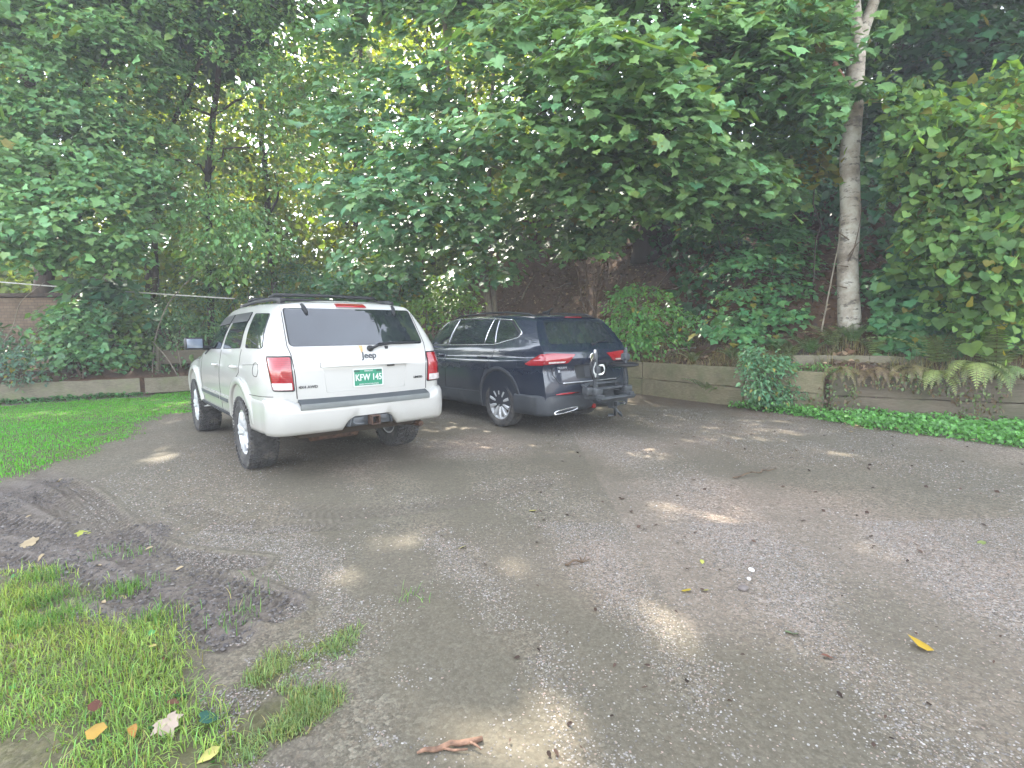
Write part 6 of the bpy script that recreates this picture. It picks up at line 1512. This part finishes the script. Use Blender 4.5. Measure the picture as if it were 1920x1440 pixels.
# ================================================================== GROUND DETAIL
def scatter_in(P, n, wd, seed, pad=.3, thr=.5):
    P = np.asarray(P); lo = P.min(0)-pad; hi = P.max(0)+pad
    q = RNG.uniform(lo, hi, (n, 2)); m = soft(q[:, 0], q[:, 1], P, wd, seed); k = RNG.random(n) < m*1.2-.1
    return q[k]
def ground_z_tracks(x, y):
    z = ground_z(x, y); h, _ = tread(x, y); return z+h
def blades(name, label, pts, hmin, hmax, wd, col, seg=3, lean=.6, clump=0.0, var=.2, yellow=.06):
    n = len(pts); x, y = pts[:, 0], pts[:, 1]; z = ground_z(x, y)
    hh = RNG.uniform(hmin, hmax, n)*(.55+.9*fbm(x, y, 2.0, 71)); a = RNG.uniform(0, 6.28, n); le = np.abs(RNG.normal(0, lean, n))
    d = np.stack([np.cos(a), np.sin(a), np.zeros(n)], 1); s_ = np.stack([-np.sin(a), np.cos(a), np.zeros(n)], 1)
    V = []
    base = np.stack([x, y, z-.005], 1)
    for i in range(seg):
        f = i/seg; ang = le*f*1.2; p = base + d*(hh*f*np.sin(ang*1.0))[:, None] + UP*(hh*f*np.cos(ang*.8))[:, None]
        w_ = wd*(1-f*.6)*.5; V += [p-s_*w_, p+s_*w_]
    ang = le*1.2; V.append(base + d*(hh*np.sin(ang))[:, None] + UP*(hh*np.cos(ang*.8)*.95)[:, None])
    V = np.stack(V, 1); m = V.shape[1]
    fc = []; ft = []
    for i in range(seg-1): fc += [2*i, 2*i+1, 2*i+3, 2*i+2]; ft.append(4)
    fc += [2*seg-2, 2*seg-1, 2*seg]; ft.append(3)
    loops = (np.arange(n)[:, None]*m+np.array(fc)[None]).ravel(); tot = np.tile(ft, n); st = np.r_[0, np.cumsum(tot)[:-1]]
    c = np.array(col)[None]*np.exp(RNG.normal(0, var, (n, 1))); hue = RNG.normal(0, .12, n) + .5*(fbm(x, y, 1.3, 72)-.47); c = c*np.stack([1+hue, np.ones(n), 1-hue*.5], 1)
    yk = RNG.random(n) < yellow; c[yk] = np.array([.26, .22, .09])*np.exp(RNG.normal(0, .2, (yk.sum(), 1)))
    me = np_mesh(name, V.reshape(-1, 3), loops, st, tot, np.repeat(np.clip(c, .005, .6), m, 0))
    return tag(link_mesh(name, me, M['grass'], None), label, kind='stuff')
pf = scatter_in(P_FRONT, 200000, .16, 23); pf = pf[(pf[:, 1] > 1.3) & (np.abs(pf[:, 0]) < pf[:, 1]*1.12+.1) & (RNG.random(len(pf)) < sst(.30, .52, fbm(pf[:, 0], pf[:, 1], 3.2, 81)))]
blades('grass', 'long yellow-green grass in the lower left corner', pf, .02, .072, .0042, (.225, .335, .075), 4, 1.0, yellow=.09)
ps = np.concatenate([scatter_in(P_STRIP1, 16000, .10, 24, .1), scatter_in(P_STRIP2, 26000, .10, 25, .1)]); ps = ps[RNG.random(len(ps)) < sst(.30, .58, fbm(ps[:, 0], ps[:, 1], 5, 82))]
blades('grass', 'flattened grass strips on the edge of the gravel', ps, .015, .05, .0036, (.19, .26, .09), 3, 1.0, yellow=.10)
pl_ = scatter_in(P_LAWN, 260000, .25, 22); pl_ = pl_[(pl_[:, 0] > -13.5)]
blades('lawn', 'bright green lawn in front of the plank edging', pl_, .02, .045, .010, (.105, .36, .032), 2, .6, yellow=.0, var=.14)
# stray sprouts in the mud
pm = []
for u, v, n in ((240, 1110, 260), (90, 1130, 260), (70, 1090, 160), (440, 1165, 60), (195, 1045, 50), (130, 1160, 200), (60, 1180, 300), (290, 1165, 120), (260, 1040, 30), (470, 1110, 20), (775, 1125, 30), (500, 880, 1)):
    c = gnd(u, v); pm.append(np.stack([RNG.normal(c.x, .06, n), RNG.normal(c.y, .06, n)], 1))
blades('grass_tufts', 'small grass tufts sprouting from the mud', np.concatenate(pm), .03, .09, .004, (.11, .23, .05), 3, .6, yellow=.02)
# clover and broad weeds among the grass
pw = scatter_in(P_FRONT, 1500, .12, 23); pw = pw[(pw[:, 1] > 1.25) & (fbm(pw[:, 0], pw[:, 1], 2.5, 83) > .5)]
n = len(pw); pos = np.stack([pw[:, 0], pw[:, 1], ground_z(pw[:, 0], pw[:, 1])+RNG.uniform(.01, .05, n)], 1)
tag(leaf_mesh('clover', T_HEART, pos, RNG.normal(0, 1, (n, 3))*np.array([1, 1, .15]), UP+RNG.normal(0, .3, (n, 3)), RNG.uniform(.015, .04, n), np.array([.06, .19, .05])*np.exp(RNG.normal(0, .2, (n, 1))), M['grass'], None, False), 'broad clover leaves among the corner grass', kind='stuff')
# ground cover along the right wall
pc = scatter_in(P_COVER, 36000, .12, 26); n = len(pc); pos = np.stack([pc[:, 0], pc[:, 1], ground_z(pc[:, 0], pc[:, 1])+RNG.random(n)**1.3*.17*(.4+fbm(pc[:, 0], pc[:, 1], 2.5, 84))], 1)
c = np.array([.105, .275, .06])*np.exp(RNG.normal(0, .22, (n, 1)))
tag(leaf_mesh('ground_cover', T_HEART, pos, RNG.normal(0, 1, (n, 3))+np.array([0, -.3, -.2]), UP+np.array([-.2, -.3, 0])+RNG.normal(0, .35, (n, 3)), RNG.uniform(.024, .048, n), np.clip(c, .01, .5), M['leaf'], None, False), 'low bright green ground cover along the foot of the right wall', kind='stuff')
# small weeds at the foot of the left edging
pe = np.concatenate([np.stack([np.linspace(-12.5, -8.45, 900)+RNG.normal(0, .05, 900), np.interp(np.linspace(-12.5, -8.45, 900), [-14.6, -8.6], [8.35, 11.78])-.12-np.abs(RNG.normal(0, .09, 900))], 1)])
n = len(pe); pos = np.stack([pe[:, 0], pe[:, 1], ground_z(pe[:, 0], pe[:, 1])+RNG.random(n)*.10], 1)
tag(leaf_mesh('weeds', T_HEART, pos, RNG.normal(0, 1, (n, 3)), UP+RNG.normal(0, .4, (n, 3)), RNG.uniform(.03, .07, n), np.array([.06, .18, .05])*np.exp(RNG.normal(0, .2, (n, 1))), M['leaf'], None, False), 'small weeds along the foot of the plank edging', kind='stuff')
# loose stones of the gravel close by
def pebbles(name, label, n, xr, yr, smin, smax, thr, seed, pal=None, mud=False):
    q = RNG.uniform([xr[0], yr[0]], [xr[1], yr[1]], (n, 2)); x, y = q.T
    m = (np.abs(x) < y*1.05+.3) & ((soft(x, y, P_MUD, .2, 21) > .45) if mud else (soft(x, y, P_MUD, .2, 21) < .5)) & (soft(x, y, P_FRONT, .12, 23) < .5) & (fbm(x, y, .9, seed) + .25*fbm(x, y, 4, seed+1) > thr); m &= mud | (RNG.random(n) > lane(x, y)*.85); x, y = x[m], y[m]; n = len(x)
    O = np.array([(1, 0, 0), (.3, .9, 0), (-.8, .5, 0), (-.7, -.6, 0), (.4, -.9, 0), (.1, .1, .8), (0, 0, -.5)]); Fq = [(0, 1, 5), (1, 2, 5), (2, 3, 5), (3, 4, 5), (4, 0, 5)]
    s_ = np.exp(RNG.uniform(math.log(smin), math.log(smax), n)); a = RNG.uniform(0, 6.28, n)
    Vv = O[None]*(1+RNG.normal(0, .22, (n, 7, 1)))*s_[:, None, None]*.5; ca, sa = np.cos(a)[:, None], np.sin(a)[:, None]
    X = Vv[..., 0]*ca-Vv[..., 1]*sa*.8; Y = Vv[..., 0]*sa+Vv[..., 1]*ca*.8; Z = Vv[..., 2]*.75
    z = ground_z_tracks(x, y) if mud else ground_z(x, y); V_ = np.stack([X+x[:, None], Y+y[:, None], Z+z[:, None]+s_[:, None]*.08], -1)
    lp = (np.arange(n)[:, None]*7+np.array(Fq).ravel()[None]).ravel(); tot = np.full(n*5, 3)
    pal = np.array(pal or [(.19, .175, .158), (.235, .215, .19), (.12, .11, .10), (.26, .195, .16), (.31, .295, .27), (.20, .165, .13)]); c = pal[RNG.choice(6, n, p=[.30, .24, .2, .12, .06, .08])]*np.exp(RNG.normal(0, .15, (n, 1)))
    me = np_mesh(name, V_.reshape(-1, 3), lp, np.arange(n*5)*3, tot, np.repeat(c, 7, 0)); o = link_mesh(name, me, M['pebble'], None, False); return tag(o, label, kind='stuff')
m_, t_, b_ = new_mat('pebble'); a_ = N(t_, 'ShaderNodeAttribute', attribute_name='col'); L(t_, a_.outputs['Color'], b_.inputs['Base Color']); b_.inputs['Roughness'].default_value = .85; b_.inputs['Specular IOR Level'].default_value = .3; M['pebble'] = m_
pebbles('gravel', 'loose grey and pinkish gravel on the lot', 150000, (-2.2, 4.2), (1.3, 3.6), .004, .013, .47, 90)
pebbles('gravel', 'coarser loose gravel stones spread over the lot', 70000, (-4, 8), (2.5, 9), .007, .020, .50, 92)
pebbles('mud_clods', 'crumbly clods of dark mud along the tyre tracks', 42000, (-4.5, -.8), (1.7, 5.4), .006, .026, .42, 94, [(.085, .077, .073), (.12, .108, .10), (.06, .054, .052), (.14, .125, .115), (.17, .155, .14), (.10, .085, .075)], True)
# fallen leaves, each its own thing
def fallen(u, v, size, col, label, T=T_MAPLE, group=None, z=0.0, rot=None, flat=.25):
    p = gnd(u, v); pz = float(ground_z_tracks(np.array([p.x]), np.array([p.y]))[0])
    if p.y > 11 or p.x > 6.8: pz = gz(p.x, p.y)
    a = RNG.uniform(0, 6.28) if rot is None else rot
    tip = np.array([[math.cos(a), math.sin(a), RNG.normal(0, .1)]]); no = np.array([[RNG.normal(0, flat), RNG.normal(0, flat), 1.0]])
    o = leaf_mesh('fallen_leaf', T, np.zeros((1, 3)), tip, no, np.array([size]), np.array([col])*.72, M['dry_leaf'], None, False, curl=.6)
    o.location = (p.x, p.y, pz+.012+z); return tag(o, label, 'leaf', group)
YEL, TAN, BRN, GRN, DRK = (.50, .33, .03), (.42, .33, .20), (.16, .075, .045), (.07, .16, .10), (.035, .022, .016)
fallen(1752, 1222, .10, YEL, 'bright golden leaf lying alone on the gravel at lower right', T_OVATE, rot=2.4)
fallen(1288, 1112, .045, (.55, .42, .05), 'small curled yellow leaf beside a paler scrap on the gravel', T_HEART)
fallen(1325, 1110, .04, (.40, .36, .14), 'pale yellowish leaf scrap right of the curled yellow leaf', T_HEART)
fallen(1316, 1050, .05, (.42, .42, .10), 'yellow-green leaf above the two white stones', T_OVATE)
fallen(873, 1028, .06, (.60, .54, .22), 'pale cream leaf in the middle of the gravel', T_MAPLE_LITE)
fallen(996, 962, .06, (.50, .46, .15), 'small pale yellow leaf near the centre, above the cream one', T_MAPLE_LITE)
fallen(1848, 1020, .07, (.20, .24, .08), 'dull green leaf with a stalk near the right edge', T_OVATE)
fallen(1483, 1190, .06, (.24, .33, .16), 'pale green leaf scrap right of the sun fleck', T_MAPLE_LITE)
fallen(1538, 1228, .05, (.22, .09, .06), 'reddish-brown leaf left of the golden leaf', T_OVATE)
fallen(160, 998, .09, (.42, .45, .10), 'yellow-green lobed leaf lying on the muddy tracks', T_MAPLE)
fallen(68, 1020, .10, TAN, 'large tan maple leaf pressed in the mud at far left')
fallen(200, 1140, .075, (.55, .42, .25), 'buff leaf by the grass tuft in the mud', T_OVATE); fallen(228, 1118, .06, (.48, .40, .22), 'folded straw-coloured leaf beside the grass tuft', T_OVATE)
fallen(42, 1200, .06, (.52, .42, .10), 'yellow leaf in the grass near the left edge', T_OVATE); fallen(78, 1185, .06, (.50, .38, .14), 'ochre leaf in the grass above the yellow one', T_OVATE)
fallen(162, 1398, .09, (.42, .26, .05), 'amber leaf standing in the grass at the bottom left', T_OVATE, z=.03, flat=.6); fallen(178, 1360, .075, (.17, .07, .05), 'dark red-brown leaf above the amber one', T_OVATE, z=.03)
fallen(310, 1368, .085, (.48, .38, .30), 'pale pinkish-tan maple leaf in the corner grass', z=.02); fallen(315, 1334, .06, BRN, 'brown curled leaf above the pinkish one', T_OVATE, z=.02)
fallen(375, 1366, .065, (.05, .15, .11), 'blue-green leaf at the edge of the corner grass', T_HEART, z=.02); fallen(415, 1413, .075, (.55, .50, .16), 'pale yellow leaf at the bottom edge beside the grass', T_OVATE, z=.01)
fallen(250, 1385, .05, (.40, .20, .05), 'orange leaf deep in the corner grass', T_OVATE, z=.03); fallen(308, 1258, .05, (.25, .10, .06), 'russet leaf at the grass edge', T_OVATE, z=.02); fallen(295, 1230, .045, (.55, .45, .15), 'small gold leaf at the top of the corner grass', T_OVATE, z=.02)
for (u, v, s_) in ((60, 970, .05), (345, 1068, .06), (288, 1030, .05), (190, 1068, .05), (85, 1045, .05), (115, 902, .05), (222, 984, .04), (360, 930, .035), (320, 886, .05), (118, 900, .04)): fallen(u, v, s_, np.array(TAN)*RNG.uniform(.8, 1.25), 'small straw-coloured leaf scrap lying on the mud at left', T_OVATE, 'straw leaf scraps on the mud')
for i in range(150):
    u, v = RNG.uniform(1000, 1915), 775+260*RNG.random()**1.9
    if v < 775+max(0, (u-1380))*.13: continue
    fallen(u, v, RNG.uniform(.02, .055), np.array(DRK)*RNG.uniform(1.2, 4.0), 'small dark dead leaf scrap scattered on the gravel', T_OVATE, 'dark leaf scraps on the gravel')
for i in range(60):
    u, v = RNG.uniform(660, 1915), RNG.uniform(1000, 1430)
    if u < 900 and v > 1100: continue
    fallen(u, v, RNG.uniform(.012, .032), np.array(DRK)*RNG.uniform(.9, 3), 'tiny brown leaf crumb on the near gravel', T_OVATE, 'leaf crumbs on the near gravel')
for i in range(46):
    u = RNG.uniform(1560, 1910); v = np.interp(u, [1400, 1640, 1920], [775, 803, 828])+RNG.normal(0, 6)
    fallen(u, v, RNG.uniform(.03, .07), np.array(TAN)*RNG.uniform(.7, 1.3)*np.array([1, .95, .8]), 'pale dry leaf at the edge of the ground cover', T_OVATE, 'dry leaves along the ground cover', z=.01)
# stick at the bottom, stones
a = gnd(782, 1418); b = gnd(905, 1392); mb = MB(); pp = path3(a+Vector((0, 0, .012)), b+Vector((0, 0, .016)), .004, 8, .003, 4); mb.tube(pp, [.004, .007, .0085, .009, .0085, .0095, .009, .010, .007], 8)
mb.tube([pp[3], pp[3].lerp(pp[5], .6)+Vector((.008, -.022, 0)), pp[6]+Vector((.0, -.028, -.004))], [.005, .004, .003], 6); mb.tube([pp[6], pp[6]+Vector((.03, -.018, 0)), pp[6]+Vector((.045, -.03, -.004))], [.005, .004, .002], 6)
tag(mb.build('stick', M['stick'] if 'stick' in M else plain('rotten_stick', (.17, .095, .06), .85, var=.5, vscale=40, bmp=.6), None), 'knobbly rotten reddish stick lying at the bottom edge', 'stick')
for (u, v, u2, v2, lab) in ((1375, 898, 1455, 882, 'thin dry forked twig on the gravel right of the cars'), (1060, 1062, 1105, 1055, 'short dark twig on the gravel near the middle')):
    a = gnd(u, v); b = gnd(u2, v2); mb = MB(); pp = path3(a+Vector((0, 0, .012)), b+Vector((0, 0, .02)), .01, 7, .012, 5); mb.tube(pp, np.linspace(.008, .004, 8), 6); mb.tube([pp[4], pp[4]+(pp[-1]-pp[4])*.8+Vector((0, .07, 0))], [.004, .002], 5)
    tag(mb.build('twig', M['dead_twig'], None), lab, 'twig')
def stone(u, v, s_, col, lab, group=None):
    p = gnd(u, v); bm = bmesh.new(); bmesh.ops.create_icosphere(bm, subdivisions=2, radius=s_/2)
    for q in bm.verts: q.co *= 1+RNG.normal(0, .09)
    bmesh.ops.scale(bm, vec=(1.15, .9, .62), verts=bm.verts); me = bpy.data.meshes.new('stone'); bm.to_mesh(me); bm.free()
    o = link_mesh('stone', me, plain('stone', col, .8, var=.2, vscale=30, bmp=.3), None); o.location = (p.x, p.y, gz(p.x, p.y)+s_*.2); o.rotation_euler = (0, 0, RNG.uniform(0, 6.28)); return tag(o, lab, 'stone', group)
stone(1409, 1068, .034, (.62, .60, .57), 'larger of two white stones on the gravel'); stone(1404, 1085, .026, (.58, .56, .53), 'smaller white stone just below the larger one')
stone(1393, 1104, .05, (.13, .11, .10), 'flat dark brown stone under the white stones')

# dry fern thatch along the top of the right wall, hanging over its edge
def along(P, n, o0, o1):
    P = np.asarray(P, float); d = np.r_[0, np.cumsum(np.hypot(*np.diff(P, axis=0).T))]; t = RNG.uniform(0, d[-1], n); x = np.interp(t, d, P[:, 0]); y = np.interp(t, d, P[:, 1]); i = np.clip(np.searchsorted(d, t)-1, 0, len(P)-2); e = (P[i+1]-P[i]); e /= np.linalg.norm(e, axis=1, keepdims=True)
    o = RNG.uniform(o0, o1, n); return np.stack([x-e[:, 1]*o, y+e[:, 0]*o], 1)
q = along([(2.2, 12.2), (4.25, 9.27), (5.11, 8.15), (7.2, 6.98), (9.4, 6.0)], 15000, .16, 1.5); q = q[RNG.random(len(q)) < sst(.36, .56, fbm(q[:, 0], q[:, 1], 1.5, 85))]
blades('dry_grass', 'dry olive and brown fern thatch along the top of the right wall', q, .10, .34, .010, (.17, .15, .075), 3, .9, var=.3, yellow=.3)
q = along([(4.9, 8.35), (5.2, 8.0), (7.2, 6.98), (9.4, 6.0)], 2600, -.20, -.12); n = len(q); z = RNG.uniform(.12, .72, n)
pos = np.stack([q[:, 0], q[:, 1], z], 1); k = fbm(q[:, 0]*1.0, z, 2.2, 86) > .50
c = np.where(RNG.random((n, 1)) < .5, np.array([[.13, .088, .052]]), np.array([[.11, .16, .06]]))*np.exp(RNG.normal(0, .25, (n, 1)))
tag(leaf_mesh('trailing_plants', T_OVATE, pos[k], RNG.normal(0, .5, (k.sum(), 3))+np.array([0, -.1, -1.0]), np.array([-.45, -.9, .2])+RNG.normal(0, .4, (k.sum(), 3)), RNG.uniform(.025, .065, k.sum()), c[k], M['leaf'], None, False), 'brown and green trailing stems over the face of the right wall', kind='stuff')

# ------------------------------------------------------------------ even haze volume, added to lift the blacks and soften contrast
hz = MB(); hz.box((0, 70, 14.5), (308, 290, 31)); hm = bpy.data.materials.new('haze'); hm.use_nodes = True; ht = hm.node_tree; ht.nodes.remove(ht.nodes['Principled BSDF'])
pv = ht.nodes.new('ShaderNodeVolumePrincipled'); pv.inputs['Color'].default_value = (.96, .97, 1, 1); pv.inputs['Density'].default_value = HAZE
ht.links.new(pv.outputs[0], ht.nodes['Material Output'].inputs['Volume'])
tag(hz.build('haze', hm, None, smooth=False), 'thin even haze added to lift the dark tones', kind='stuff')
